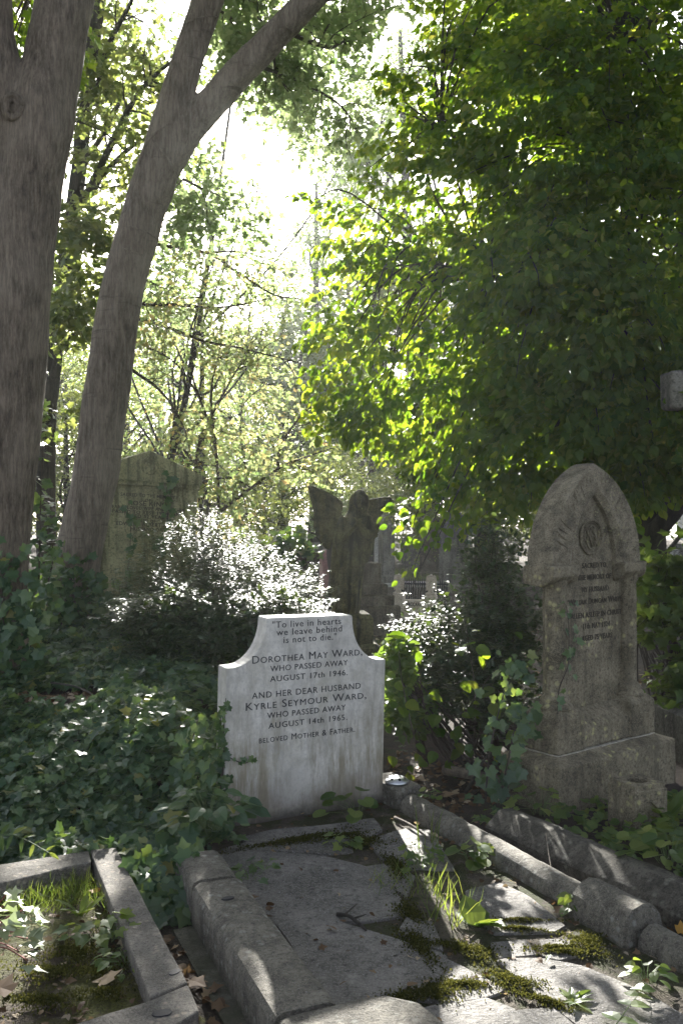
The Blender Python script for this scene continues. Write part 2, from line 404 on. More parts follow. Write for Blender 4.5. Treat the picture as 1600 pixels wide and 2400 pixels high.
# ------------------------------------------------------------------ tubes, boxes
def tube(bm, pts, radii, segs=8, cap=True, wob=0.0, seed=0):
    pts = [Vector(p) for p in pts]
    rings, prev = [], None
    for i, p in enumerate(pts):
        t = (pts[min(i + 1, len(pts) - 1)] - pts[max(i - 1, 0)]).normalized()
        if prev is None:
            x = t.orthogonal().normalized()
        else:
            x = (prev - t * prev.dot(t)).normalized()
        prev = x; y = t.cross(x)
        ring = []
        for k in range(segs):
            a = 2 * math.pi * k / segs
            rr = radii[i]
            if wob: rr *= 1 + wob * mnoise.noise(Vector((math.cos(a) * 1.5 + seed, math.sin(a) * 1.5, i * 0.25)))
            ring.append(bm.verts.new(p + (x * math.cos(a) + y * math.sin(a)) * rr))
        rings.append(ring)
    for a, b in zip(rings, rings[1:]):
        for k in range(segs):
            bm.faces.new((a[k], a[(k + 1) % segs], b[(k + 1) % segs], b[k]))
    if cap:
        bm.faces.new(rings[0][::-1]); bm.faces.new(rings[-1])

def smooth_line(pts, n=6):
    """Catmull-Rom through the points"""
    p = [Vector(q) for q in pts]; p = [2 * p[0] - p[1]] + p + [2 * p[-1] - p[-2]]
    out = []
    for i in range(1, len(p) - 2):
        for k in range(n):
            t = k / n
            out.append(0.5 * ((2 * p[i]) + (p[i + 1] - p[i - 1]) * t + (2 * p[i - 1] - 5 * p[i] + 4 * p[i + 1] - p[i + 2]) * t * t + (3 * p[i] - p[i - 1] - 3 * p[i + 1] + p[i + 2]) * t ** 3))
    out.append(p[-2])
    return out

def lerp_list(vals, n):
    """values at control points spread over the smooth_line samples"""
    out = []
    for a, b in zip(vals, vals[1:]):
        for k in range(n): out.append(a + (b - a) * k / n)
    return out + [vals[-1]]

def stem(bm, pts, r, segs=6, n=6, wob=0.0, seed=0):
    tube(bm, smooth_line(pts, n), lerp_list(r, n), segs, True, wob, seed)

def prism(bm, poly, z0, z1):
    """upright prism over a ground polygon"""
    a = [bm.verts.new((p[0], p[1], z0)) for p in poly]; b = [bm.verts.new((p[0], p[1], z1)) for p in poly]
    n = len(poly)
    bm.faces.new(a[::-1]); top = bm.faces.new(b)
    for i in range(n): bm.faces.new((a[i], a[(i + 1) % n], b[(i + 1) % n], b[i]))
    return top

def box(bm, fr, u, v, w):
    """box in a local frame fr (4x4): ranges u, v, w"""
    c = [bm.verts.new(fr @ Vector((x, y, z))) for x in u for y in v for z in w]
    for f in ((0, 1, 3, 2), (4, 6, 7, 5), (0, 4, 5, 1), (2, 3, 7, 6), (0, 2, 6, 4), (1, 5, 7, 3)):
        bm.faces.new([c[i] for i in f])
    return c

def bevel(bm, w=0.008, seg=2):
    bmesh.ops.recalc_face_normals(bm, faces=bm.faces)
    es = [e for e in bm.edges if len(e.link_faces) == 2 and e.calc_face_angle(0) > 0.5]
    bmesh.ops.bevel(bm, geom=es, offset=w, segments=seg, affect='EDGES', profile=0.5, clamp_overlap=True)

def roughen(bm, amp=0.004, freq=9.0, cuts=0, maxlen=None):
    if maxlen:
        for _ in range(6):
            es = [e for e in bm.edges if e.calc_length() > maxlen]
            if not es: break
            bmesh.ops.subdivide_edges(bm, edges=es, cuts=1, use_grid_fill=True)
        bmesh.ops.triangulate(bm, faces=[f for f in bm.faces if len(f.verts) > 4])
    bm.normal_update()
    for v in bm.verts:
        v.co += v.normal * amp * (mnoise.noise(v.co * freq) + 0.6 * mnoise.noise(v.co * freq * 3.1))

def frame(o, ang, tilt=0.0, pitch=0.0):
    """local frame: x along the stone's face, y away from the viewer, z up"""
    return Matrix.Translation(o) @ Matrix.Rotation(ang, 4, 'Z') @ Matrix.Rotation(tilt, 4, 'Y') @ Matrix.Rotation(pitch, 4, 'X')

def extrude_outline(bm, fr, pts, y0, y1):
    """plate: outline of (x, z) points between local depths y0 (front) and y1"""
    a = [bm.verts.new(fr @ Vector((x, y0, z))) for x, z in pts]; b = [bm.verts.new(fr @ Vector((x, y1, z))) for x, z in pts]
    n = len(pts)
    fa = bm.faces.new(a); fb = bm.faces.new(b[::-1])
    for i in range(n): bm.faces.new((a[(i + 1) % n], a[i], b[i], b[(i + 1) % n]))
    return fa, fb

def lathe(bm, fr, prof, segs=20):
    """prof: (radius, z)"""
    rings = [[bm.verts.new(fr @ Vector((r * math.cos(2 * math.pi * k / segs), r * math.sin(2 * math.pi * k / segs), z))) for k in range(segs)] for r, z in prof]
    for a, b in zip(rings, rings[1:]):
        for k in range(segs): bm.faces.new((a[k], a[(k + 1) % segs], b[(k + 1) % segs], b[k]))
    bm.faces.new(rings[0][::-1]); bm.faces.new(rings[-1])

def inscribe(parent, fr, lines, mat, depth=0.0015, y=-0.0006, weight=0.0, post=None):
    """each line of writing is a part of its own"""
    for l in lines:
        bm = lettering(fr, [l], depth, y, weight)
        if post is not None: bm.transform(post)
        bm_obj('inscription', bm, mat, parent, label='line of letters reading ' + l[0].strip('~"').rstrip(',.'))

def lettering(fr, lines, depth=0.0015, y=-0.0006, weight=0.0):
    """lines: (text, x centre, z baseline, cap height, width) cut as letters on the face of frame fr; returns a bmesh"""
    bm = bmesh.new()
    dg = None
    for text, xc, zb, h, w in lines:
        cu = bpy.data.curves.new('t', 'FONT'); caps = [c == '^' for c in text]
        small = any(c.islower() for c in text) and text.startswith('~')
        body = text[1:] if small else text
        cu.body = body.lower() if False else body
        cu.size = h / 0.70; cu.extrude = depth; cu.offset = weight; cu.align_x = 'CENTER'; cu.resolution_u = 3
        cu.space_character = 1.12
        if small:
            cu.small_caps_scale = 0.80
            for i, ch in enumerate(body):
                if ch.islower(): cu.body_format[i].use_small_caps = True
        ob = bpy.data.objects.new('t', cu); COL.objects.link(ob)
        dg = bpy.context.evaluated_depsgraph_get()
        me = bpy.data.meshes.new_from_object(ob.evaluated_get(dg))
        xs = [v.co.x for v in me.vertices]
        k = w / max(1e-6, max(xs) - min(xs)) if w else 1.0
        mid = (max(xs) + min(xs)) / 2
        T = fr @ Matrix.Translation((xc, y, zb)) @ Matrix.Rotation(R(90), 4, 'X') @ Matrix.Diagonal((k, 1, 1, 1)) @ Matrix.Translation((-mid, 0, 0))
        me.transform(T); bm.from_mesh(me)
        bpy.data.objects.remove(ob); bpy.data.curves.remove(cu); bpy.data.meshes.remove(me)
    return bm
HAZE, ANISO, SKY, SUNP, EXPO = 0.0010, 0.45, 0.06, 5.0, 2.45
# ================================================================== GROUND
rng = np.random.default_rng(7)
random.seed(7)
TH = R(27)
GO = Vector((-0.61, 4.68, 0))                                  # left foot of the white headstone
UX, VX = Vector((math.cos(TH), math.sin(TH), 0)), Vector((math.sin(TH), -math.cos(TH), 0))
def UV(u, v, z=0.0): return GO + UX * u + VX * v + Vector((0, 0, z))

def vnoise(X, Y, f, seed):
    return (np.sin(X * f * 1.0 + seed) * np.sin(Y * f * 1.13 + seed * 2.1) + 0.6 * np.sin(X * f * 2.3 + Y * f * 1.7 + seed * 1.7) * np.sin(Y * f * 2.9 - X * f + seed)
            + 0.35 * np.sin(X * f * 5.1 - Y * f * 3.3 + seed * 3)) / 1.95

def sstep(a, b, x):
    t = np.clip((x - a) / (b - a), 0, 1); return t * t * (3 - 2 * t)

def bank(X, Y):
    """ivy covered bank on the left: steep behind the low kerb, easing off towards the wood"""
    front = 4.22 + 0.35 * np.clip(-1.0 - X, 0, 3) * 0.2
    h = 0.36 * sstep(front, front + 1.1, Y) + 0.22 * sstep(5.3, 7.5, Y)
    h *= sstep(-0.56, -1.05, X + 0.42 * sstep(6, 9, Y))
    return h * (1 - sstep(9.0, 12.5, Y))

def height(X, Y):
    h = -0.035 + 0.022 * vnoise(X, Y, 2.6, 1.0) + 0.010 * vnoise(X, Y, 9.0, 4.0)
    h = h + bank(X, Y) * (1 + 0.25 * vnoise(X, Y, 2.0, 2.2)) 
    h = h + 0.25 * sstep(24, 60, Y) * (1 + 0.6 * vnoise(X, Y, 0.2, 5))
    # soil is level inside the graves
    u = (X - GO.x) * UX.x + (Y - GO.y) * UX.y; v = (X - GO.x) * VX.x + (Y - GO.y) * VX.y
    g = sstep(-0.42, -0.30, u) * sstep(1.12, 0.98, u) * sstep(-0.25, -0.05, v)
    h = h * (1 - g) + g * (0.001 + 0.006 * vnoise(X, Y, 9.0, 4.0))
    left = sstep(-0.62, -0.75, u) * sstep(0.36, 0.5, v) * sstep(4.15, 4.0, Y)
    h = h * (1 - left) + left * (0.028 + 0.016 * vnoise(X, Y, 7, 3.0) + 0.012 * vnoise(X, Y, 19.0, 8.0))
    return h

def H(x, y): return float(height(np.array([x]), np.array([y]))[0])

xs = np.concatenate([np.linspace(-64, -8, 30), np.linspace(-7.7, -3.1, 42), np.arange(-3, 3.6, 0.045), np.linspace(3.7, 8, 32), np.linspace(8.5, 64, 30)])
ys = np.concatenate([np.linspace(-25, 1.0, 18), np.arange(1.2, 8.2, 0.045), np.linspace(8.3, 16, 60), np.linspace(16.5, 88, 50)])
XX, YY = np.meshgrid(xs, ys)
ZZ = height(XX, YY)
nx, ny = len(xs), len(ys)
idx = np.arange(nx * ny).reshape(ny, nx)
Q = np.stack([idx[:-1, :-1], idx[:-1, 1:], idx[1:, 1:], idx[1:, :-1]], -1).reshape(-1, 4)
ground = link('ground', np_mesh('ground', np.stack([XX, YY, ZZ], -1).reshape(-1, 3), Q, None, True), [M['soil'], M['bed'], M['grave_soil']])
tag(ground, kind='structure')
# the soil of the two graves differs from the leaf mould around them
cx = (XX[:-1, :-1] + XX[1:, 1:]) / 2; cy = (YY[:-1, :-1] + YY[1:, 1:]) / 2
u_ = (cx - GO.x) * UX.x + (cy - GO.y) * UX.y; v_ = (cx - GO.x) * VX.x + (cy - GO.y) * VX.y
mi = np.zeros(cx.shape, np.int32)
mi[(u_ > -0.36) & (u_ < 1.05) & (v_ > -0.1)] = 1
mi[(u_ < -0.64) & (v_ > 0.4) & (cy < 4.1)] = 2
ground.data.polygons.foreach_set('material_index', mi.ravel())

# ================================================================== WHITE HEADSTONE
HSO = UV(-0.012, 0.05)
hs_fr = frame(HSO, TH, R(1.3))
def on_face(fr_o, ang, x, y):
    """local (u, z) of photo pixel (x, y) on the upright plane through fr_o"""
    k = (x - 800) / F; c, s = math.cos(ang), math.sin(ang)
    u = (k * fr_o.y - fr_o.x) / (c - k * s)
    Y = fr_o.y + u * s
    return u, EYE - (y - 1200) / F * Y
hs = empty('headstone', UV(0.45, 0.0), 'white marble headstone with concave shoulders and dark lettering for Dorothea May Ward', 'headstone')
W_, ZT, ZS = 0.925, 1.058, 0.81
pts = [(0.0, -0.12), (W_, -0.12), (W_, ZS)]
a0, b0 = 0.715, 0.215
rr = 17
pts += [(W_ - 0.035, ZS)]
for i in range(1, 12):
    t = i / 11 * math.pi / 2
    pts.append((W_ - 0.035 - (W_ - 0.035 - a0) * math.sin(t), ZT - 0.012 - (ZT - 0.012 - ZS) * math.cos(t)))
pts += [(a0 - 0.004, ZT), (b0 + 0.004, ZT)]
for i in range(11, 0, -1):
    t = i / 11 * math.pi / 2
    pts.append((0.035 + (b0 - 0.035) * math.sin(t), ZT - 0.012 - (ZT - 0.012 - ZS) * math.cos(t)))
pts += [(0.035, ZS), (0.0, ZS)]
bm = bmesh.new()
extrude_outline(bm, hs_fr, pts, 0.0, 0.125)
bevel(bm, 0.006, 2)
bm_obj('slab', bm, M['marble'], hs)
def txt(x0, x1, y0, y1, s, cap, o=HSO, ang=TH):
    """line of text whose baseline runs from photo pixel (x0, y0) to (x1, y1)"""
    u0, z0 = on_face(o, ang, x0, y0); u1, z1 = on_face(o, ang, x1, y1)
    return (s, (u0 + u1) / 2, (z0 + z1) / 2, cap, u1 - u0)
cr = lambda x, y: (480 + x / 3.484, 1400 + y / 3.484)
def hline(s, x0, y0, x1, y1, cap):
    a, b = cr(x0, y0), cr(x1, y1)
    return txt(a[0], b[0], a[1], b[1], s, cap)
lines = [hline('"To live in hearts', 552, 252, 1110, 216, 0.034), hline('we leave behind', 585, 312, 1118, 278, 0.034), hline('is not to die."', 643, 376, 1072, 342, 0.034),
         hline('~Dorothea May Ward,', 388, 543, 1283, 470, 0.040), hline('WHO PASSED AWAY', 535, 608, 1165, 552, 0.030), hline('AUGUST 17th 1946.', 533, 692, 1163, 633, 0.030),
         hline('AND HER DEAR HUSBAND', 385, 832, 1270, 742, 0.032), hline('~Kyrle Seymour Ward,', 335, 926, 1316, 824, 0.040), hline('WHO PASSED AWAY', 510, 990, 1148, 918, 0.030),
         hline('AUGUST 14th 1965.', 520, 1072, 1160, 1000, 0.030), hline('~beloved Mother & Father.', 443, 1196, 1223, 1094, 0.032)]
fr_txt = frame(UV(0, 0), TH)
# letters follow the leaning face
inv = Matrix.Rotation(R(1.3), 4, 'Y').inverted()
inscribe(hs, Matrix.Identity(4), lines, M['lead'], 0.0015, -0.0006, 0.0, hs_fr @ inv)

# ================================================================== CRAZY PAVING
def gpoly(pts, z=0.016, k=1.0204): return [(lambda g: (g.x, g.y))(G(x * k, y * k, z)) for x, y in pts]
slabs = [
    ([(520, 1990), (500, 1967), (556, 1952), (740, 1968), (832, 1990), (880, 2030), (936, 2092), (845, 2106), (630, 2112), (588, 2066)], 'large dark paving slab lying closest in front of the white headstone'),
    ([(642, 2122), (770, 2116), (1004, 2188), (1012, 2198), (925, 2272), (858, 2346), (792, 2320), (716, 2236), (676, 2162)], 'widest dark paving slab beside the left kerb, a black twig across its top edge'),
    ([(960, 2268), (1014, 2212), (1030, 2208), (1142, 2266), (1128, 2276), (1050, 2292), (962, 2284)], 'small three cornered slab half in the sun strip, between two wide slabs'),
    ([(862, 2372), (958, 2326), (1088, 2288), (1170, 2320), (1240, 2400), (1180, 2470), (840, 2470)], 'paving slab cut by the bottom edge, crossed by the broad bright sun strip'),
    ([(856, 1930), (930, 1905), (985, 1908), (1034, 1990), (948, 1986), (884, 1964)], 'pale slab with a bright sun patch near the metal flower lid'),
    ([(1078, 2048), (1148, 2030), (1210, 2062), (1284, 2120), (1262, 2132), (1140, 2134), (1100, 2100)], 'sun dappled slab beside the long round kerb, right of the grass tufts'),
    ([(1142, 2166), (1200, 2160), (1216, 2186), (1150, 2192)], 'small square stone in sun just right of the broad leaved weed'),
    ([(1252, 2162), (1308, 2160), (1330, 2182), (1284, 2196), (1256, 2190)], 'small pale stone set in bright yellow moss next to the half round kerb block'),
    ([(1150, 2206), (1240, 2204), (1336, 2222), (1452, 2272), (1570, 2336), (1640, 2400), (1460, 2440), (1296, 2316), (1204, 2248)], 'long mottled slab at the lower right reaching towards the fern leaf'),
    ([(770, 2330), (838, 2356), (800, 2470), (690, 2470), (716, 2380)], 'grey slab at the bottom edge between the left kerb corner and the mossy joint'),
    ([(940, 2110), (985, 2120), (1008, 2172), (960, 2162), (930, 2138)], 'small grey slab between the dark slabs and the sunlit grass'),
    ([(1180, 2330), (1270, 2320), (1440, 2460), (1250, 2470)], 'shaded slab at the bottom edge beneath the long mottled slab'),
    ([(520, 1948), (600, 1930), (720, 1934), (800, 1950), (735, 1958), (556, 1946)], 'thin moss edged slab against the foot of the white headstone'),
    ([(560, 1922), (640, 1905), (760, 1895), (850, 1880), (866, 1905), (800, 1935), (690, 1926), (590, 1938)], 'sunken mossy slab touching the dark foot of the white headstone'),
    ([(850, 1990), (900, 1984), (940, 2010), (930, 2050), (890, 2024)], 'small mossy slab right of the darkest paving, under grass blades'),
]
for pl, lab in slabs:
    bm = bmesh.new()
    # worn outline: short edges with small chips
    g = gpoly(pl); out = []
    mx, my = sum(p[0] for p in g) / len(g), sum(p[1] for p in g) / len(g)
    g = [(x + .026 * (x - mx) / math.hypot(x - mx, y - my), y + .026 * (y - my) / math.hypot(x - mx, y - my)) for x, y in g]
    for (x0, y0), (x1, y1) in zip(g, g[1:] + g[:1]):
        L = math.hypot(x1 - x0, y1 - y0); n = max(2, int(L / 0.035))
        for k in range(n):
            t = k / n; x, y = x0 + (x1 - x0) * t, y0 + (y1 - y0) * t
            j = 0.007 * mnoise.noise(Vector((x * 21, y * 21, 3))); out.append((x + j, y - j * 0.8))
    top = prism(bm, out, -0.03, 0.013)
    bmesh.ops.bevel(bm, geom=list(top.edges), offset=0.0035, segments=1, affect='EDGES')
    for v in bm.verts:
        if v.co.z > 0: v.co.z += 0.003 * mnoise.noise(Vector((mx * 3, my * 3, 1))) + 0.002 * mnoise.noise(Vector((v.co.x * 4, v.co.y * 4, 1)))
    o = bm_obj('paving_slab', bm, M['slab'])
    tag(o, lab, 'paving slab', 'crazy paving slabs of the grave')
SLABPOLY = [gpoly(p) for p, _ in slabs]
def inside(poly, x, y):
    c = False; n = len(poly)
    for i in range(n):
        (x0, y0), (x1, y1) = poly[i], poly[(i + 1) % n]
        if (y0 > y) != (y1 > y) and x < (x1 - x0) * (y - y0) / (y1 - y0) + x0: c = not c
    return c

# ================================================================== KERBS
def kerb_profile(name, a, b, prof, label, group, mat, seed=0, parent=None):
    """kerb stone: profile (across, z) swept from ground point a to b"""
    a, b = Vector((a[0], a[1], 0)), Vector((b[0], b[1], 0))
    t = (b - a).normalized(); s = Vector((t.y, -t.x, 0)); L = (b - a).length
    n = max(2, int(L / 0.05)); bm = bmesh.new(); rings = []
    for i in range(n + 1):
        p = a + t * (L * i / n); ring = []
        for x, z in prof:
            q = p + s * x + Vector((0, 0, z))
            d = 0.007 * mnoise.noise(q * 5 + Vector((seed, 0, 0))) + 0.004 * mnoise.noise(q * 21) - 0.012 * max(0, mnoise.noise(q * 13 + Vector((0, seed, 0))) - 0.42)
            ring.append(bm.verts.new(q + (s * x * 4 + Vector((0, 0, 1))).normalized() * d))
        rings.append(ring)
    m = len(prof)
    for r0, r1 in zip(rings, rings[1:]):
        for k in range(m): bm.faces.new((r0[k], r0[(k + 1) % m], r1[(k + 1) % m], r1[k]))
    bm.faces.new(rings[0][::-1]); bm.faces.new(rings[-1])
    ends = [e for e in bm.edges if len(e.link_faces) == 2 and any(len(f.verts) > 4 for f in e.link_faces)]
    bmesh.ops.bevel(bm, geom=ends, offset=0.012, segments=2, affect='EDGES')
    o = bm_obj(name, bm, mat, parent, 'auto')
    if label: tag(o, label, 'kerb', group)
    return o
def halfround(r, z, base=-0.06, n=9):
    return [(-r, base)] + [(-r * math.cos(math.pi * i / n), z - r + r * math.sin(math.pi * i / n)) for i in range(n + 1)] + [(r, base)]
def chamfer(w, z, c, base=-0.08):
    return [(-w, base), (-w, z - c), (-w + c * 0.35, z - c * 0.35), (-w + c, z), (w - c, z), (w - c * 0.35, z - c * 0.35), (w, z - c), (w, base)]
kp = lambda u, v: UV(u, v)
kerb_profile('kerb_stone', kp(-0.335, 0.63), kp(-0.362, 0.955), chamfer(0.098, 0.135, 0.032), 'short rounded kerb stone at the ivy end of the left kerb row', 'kerb stones of the white headstone grave', M['kerb'], 1)
front = empty('kerb_stone', kp(-0.40, 1.5), 'long rounded kerb stone left of the paving with a stepped foot', 'kerb', 'kerb stones of the white headstone grave')
kerb_profile('stone', kp(-0.363, 0.965), kp(-0.445, 2.0), chamfer(0.105, 0.14, 0.035, -0.02), None, None, M['kerb'], 2, front)
kerb_profile('foot_course', kp(-0.415, 0.97), kp(-0.50, 2.3), [(-0.13, -0.1), (-0.13, -0.035), (-0.12, -0.022), (0.13, -0.022), (0.13, -0.1)], None, None, M['kerb'], 3, front)
bm = bmesh.new()
top = prism(bm, [tuple(kp(-0.55, 2.01).xy), tuple(kp(-0.55, 2.6).xy), tuple(kp(-0.10, 2.6).xy), tuple(kp(-0.13, 2.12).xy), tuple(kp(-0.20, 2.03).xy), tuple(kp(-0.28, 2.01).xy)][::-1], -0.1, 0.145)
bevel(bm, 0.025, 3); roughen(bm, 0.003, 8)
o = bm_obj('corner_kerb_stone', bm, M['kerb'], None, False)
tag(o, 'kerb corner block of the paved grave at the bottom edge, beside the dark left slab', 'kerb')
kerb_profile('kerb_stone', kp(0.985, 0.22), kp(0.975, 1.60), halfround(0.068, 0.088), 'long half round kerb stone running from the flower block to the thick block', 'kerb stones of the white headstone grave', M['kerb'], 4)
kerb_profile('kerb_stone', kp(0.965, 1.615), kp(0.965, 1.925), halfround(0.10, 0.14, n=6), 'thick short half round kerb block breaking the right kerb row', 'kerb stones of the white headstone grave', M['kerb'], 5)
kerb_profile('kerb_stone', kp(0.972, 1.94), kp(0.985, 3.1), halfround(0.068, 0.082), 'half round kerb stone leaving the picture at the lower right edge', 'kerb stones of the white headstone grave', M['kerb'], 6)
# black plugs in the kerb tops
def plug(name, c, rx, ry, ang, z, parent):
    bm = bmesh.new(); vs = []
    for k in range(18):
        a = 2 * math.pi * k / 18; r = 1 + 0.12 * mnoise.noise(Vector((math.cos(a) * 2, math.sin(a) * 2, c[0] * 9)))
        x, y = rx * r * math.cos(a), ry * r * math.sin(a)
        vs.append((c[0] + x * math.cos(ang) - y * math.sin(ang), c[1] + x * math.sin(ang) + y * math.cos(ang)))
    prism(bm, vs, z - 0.02, z + 0.004)
    return bm_obj(name, bm, M['plug'], parent)
g = G(534, 2107, 0.14); plug('lead_plug', (g.x, g.y), 0.024, 0.013, TH, 0.141, front)

# low flat kerb of the left grave
LZ = 0.10
lk = lambda x, y: (lambda g: (g.x, g.y))(G(x, y, LZ))
def flat_kerb(poly, label):
    bm = bmesh.new(); prism(bm, poly, -0.08, LZ); bevel(bm, 0.007, 2)
    roughen(bm, 0.0035, 8, maxlen=0.09)
    o = bm_obj('flat_kerb_stone', bm, M['kerb_left'])
    return tag(o, label, 'kerb', 'flat kerb stones of the left grave')
def lerp2(a, b, t): return (a[0] + (b[0] - a[0]) * t, a[1] + (b[1] - a[1]) * t)
pA, pB = lk(220, 2016), lk(272, 1986)            # back corner, inner and outer
pC, pD = lk(352, 2338), lk(440, 2302)            # joint near the front
pE, pF, pG_ = lk(468, 2366), lk(160, 2400), lk(352, 2343)
pL0, pL1 = lk(-220, 2060), lk(-220, 2124)
flat_kerb([pA, pC, pD, pB, lk(213, 1991)], 'flat kerb stone between the left grave and the path, two cracks across it')
bk = flat_kerb([pL1, lk(215, 2018), lk(208, 1992), pL0], 'flat kerb stone closing the back of the left grave below the ivy')
fk = flat_kerb([pG_, lk(-60, 2470), lk(160, 2560), pE, lk(441, 2307)], 'flat front kerb stone of the left grave with a black plug, at the bottom edge')
for (px, py, host) in ((380, 2376, fk),):
    g = G(px, py, LZ); plug('lead_plug', (g.x, g.y), 0.03, 0.019, 0.3, LZ, host)
g = G(413, 2280, LZ); plug('lead_plug', (g.x - 0.006, g.y), 0.021, 0.014, 0.9, LZ, [o for o in COL.objects if o.name == 'flat_kerb_stone'][0])

# kerb of the brown tomb
kerb_profile('stone_kerb', G(1166, 1900, 0.11).to_tuple(), (1.72, 3.0), [(-0.09, -0.1), (-0.09, 0.10), (-0.075, 0.118), (-0.01, 0.122), (0.005, 0.118), (0.085, 0.055), (0.092, 0.045), (0.094, -0.1)], 'broad bevelled stone kerb in front of the brown pointed tombstone', None, M['kerb_shaded'], 8)

# ================================================================== FLOWER BLOCK
fr = frame(UV(0.915, 0.19), TH + R(2))
bm = bmesh.new(); box(bm, fr, (0, 0.165), (0.0, 0.30), (-0.08, 0.112)); bevel(bm, 0.012, 2); roughen(bm, 0.003, 12, maxlen=0.05)
o = bm_obj('flower_block', bm, M['kerb']); tag(o, 'small stone block beside the white headstone carrying a metal flower lid', 'stone block')
lid = empty('flower_holder', fr @ Vector((0.07, 0.10, 0.114)), 'domed silver metal flower holder lid with round holes', 'flower holder')
fl = frame(fr @ Vector((0.07, 0.10, 0.114)), TH)
bm = bmesh.new(); lathe(bm, fl, [(0.066, 0.0), (0.068, 0.006), (0.064, 0.012), (0.052, 0.024), (0.03, 0.032), (0.004, 0.034)], 28)
bm_obj('dome', bm, M['metal'], lid, True)
for k in range(11):
    r, a = (0.048, k * 2 * math.pi / 7) if k < 7 else (0.022, (k - 7) * 2 * math.pi / 4 + 0.4)
    c = fl @ Vector((r * math.cos(a), r * math.sin(a), 0.0262 if k < 7 else 0.0328))
    nrm = (fl.to_3x3() @ Vector((math.cos(a) * (0.6 if k < 7 else 0.3), math.sin(a) * (0.6 if k < 7 else 0.3), 1))).normalized()
    q = nrm.to_track_quat('Z', 'Y').to_matrix().to_4x4()
    bm = bmesh.new(); lathe(bm, Matrix.Translation(c) @ q, [(0.0085, -0.004), (0.0085, 0.0016)], 12)
    bm_obj('hole', bm, M['hole'], lid)

# ================================================================== BROWN POINTED TOMBSTONE
TA = R(37.5)
TC = Vector((1.16, 4.88, 0))
tf = frame(TC, TA)
tomb = empty('tombstone', tf @ Vector((0.54, 0.15, 0)), 'tall brown pointed arch tombstone with a carved roundel on a stepped plinth', 'tombstone')
bm = bmesh.new()
# plinth with sloping top
def frust(bm, fr, u, v, z0, z1, z2, c):
    """block with a weathered (sloping) top margin of width c"""
    lo = [(u[0], v[0]), (u[1], v[0]), (u[1], v[1]), (u[0], v[1])]
    hi = [(u[0] + c, v[0] + c), (u[1] - c, v[0] + c), (u[1] - c, v[1] - c), (u[0] + c, v[1] - c)]
    r = [[bm.verts.new(fr @ Vector((x, y, z))) for x, y in p] for p, z in ((lo, z0), (lo, z1), (hi, z2))]
    for a, b in zip(r, r[1:]):
        for k in range(4): bm.faces.new((a[k], a[(k + 1) % 4], b[(k + 1) % 4], b[k]))
    bm.faces.new(r[0][::-1]); bm.faces.new(r[2])
frust(bm, tf, (0, 1.08), (0, 0.42), -0.12, 0.232, 0.262, 0.085)
bevel(bm, 0.010, 2); roughen(bm, 0.004, 8, maxlen=0.07)
bm_obj('plinth', bm, M['tomb'], tomb)
bm = bmesh.new(); box(bm, tf, (0.0855, 0.9945), (0.0855, 0.338), (0.256, 0.2650))
bm_obj('mortar_bed', bm, M['mortar'], tomb)
bm = bmesh.new()
box(bm, tf, (0.095, 0.985), (0.16, 0.325), (0.268, 0.40))
frust(bm, tf, (0.088, 0.33), (0.088, 0.33), 0.267, 0.47, 0.502, 0.03)
frust(bm, tf, (0.752, 0.992), (0.088, 0.33), 0.267, 0.47, 0.502, 0.03)
# sloping sill between the two pedestals
s_ = [(0.10, 0.27), (0.10, 0.385), (0.20, 0.478), (0.32, 0.478), (0.32, 0.27)]
a = [bm.verts.new(tf @ Vector((0.325, y, z))) for y, z in s_]; b = [bm.verts.new(tf @ Vector((0.757, y, z))) for y, z in s_]
bm.faces.new(a[::-1]); bm.faces.new(b)
for k in range(5): bm.faces.new((a[k], a[(k + 1) % 5], b[(k + 1) % 5], b[k]))
base_me = remesh(bm, 0.009, 'base', 1); displace(base_me, lambda c: 0.004 * mnoise.noise(c * 9) + 0.0025 * mnoise.noise(c * 31))
link('base', base_me, M['tomb'], tomb)
for uc in (0.205, 0.872):
    cf = frame(tf @ Vector((uc, 0.20, 0.495)), TA)
    bm = bmesh.new()
    lathe(bm, cf, [(0.098, 0), (0.10, 0.012), (0.094, 0.028), (0.08, 0.036), (0.084, 0.052), (0.074, 0.068), (0.060, 0.08), (0.057, 0.12), (0.0565, 0.3), (0.060, 0.31), (0.060, 0.325), (0.0565, 0.335), (0.056, 0.56), (0.06, 0.57), (0.06, 0.585), (0.0555, 0.60), (0.055, 0.68), (0.066, 0.70), (0.066, 0.75)], 20)
    for v in bm.verts:
        v.co += (v.co - cf.translation).normalized() * 0.004 * mnoise.noise(v.co * 22)
    bm_obj('column', bm, M['tomb'], tomb, True)
# body: panel back plate, lower shaft
YF = 0.15
ZI, ZA, UL, UR, UM = 1.29, 1.885, 0.098, 0.955, 0.522
bm = bmesh.new(); box(bm, tf, (0.252, 0.822), (0.205, 0.33), (0.42, ZI + 0.02)); roughen(bm, 0.003, 8, maxlen=0.06)
bm_obj('shaft', bm, M['tomb'], tomb)
def pointed(ul, ur, zi, za, n=16):
    """points of a pointed arch from the left spring over the apex to the right spring"""
    um = (ul + ur) / 2; L = []
    hw, hh = um - ul, za - zi
    rad = (hw * hw + hh * hh) / (2 * hw)
    a1 = math.asin(min(1, hh / rad))
    for i in range(n + 1):
        a = a1 * i / n; L.append((ul + rad - rad * math.cos(a), zi + rad * math.sin(a)))
    return L + [(2 * um - x, z) for x, z in L[-2::-1]]
bm = bmesh.new()
outer = pointed(UL, UR, ZI, ZA)
inner = pointed(0.315, 0.735, ZI, 1.70)
n = len(outer)
def ring(pts, y): return [bm.verts.new(tf @ Vector((x, y, z))) for x, z in pts]
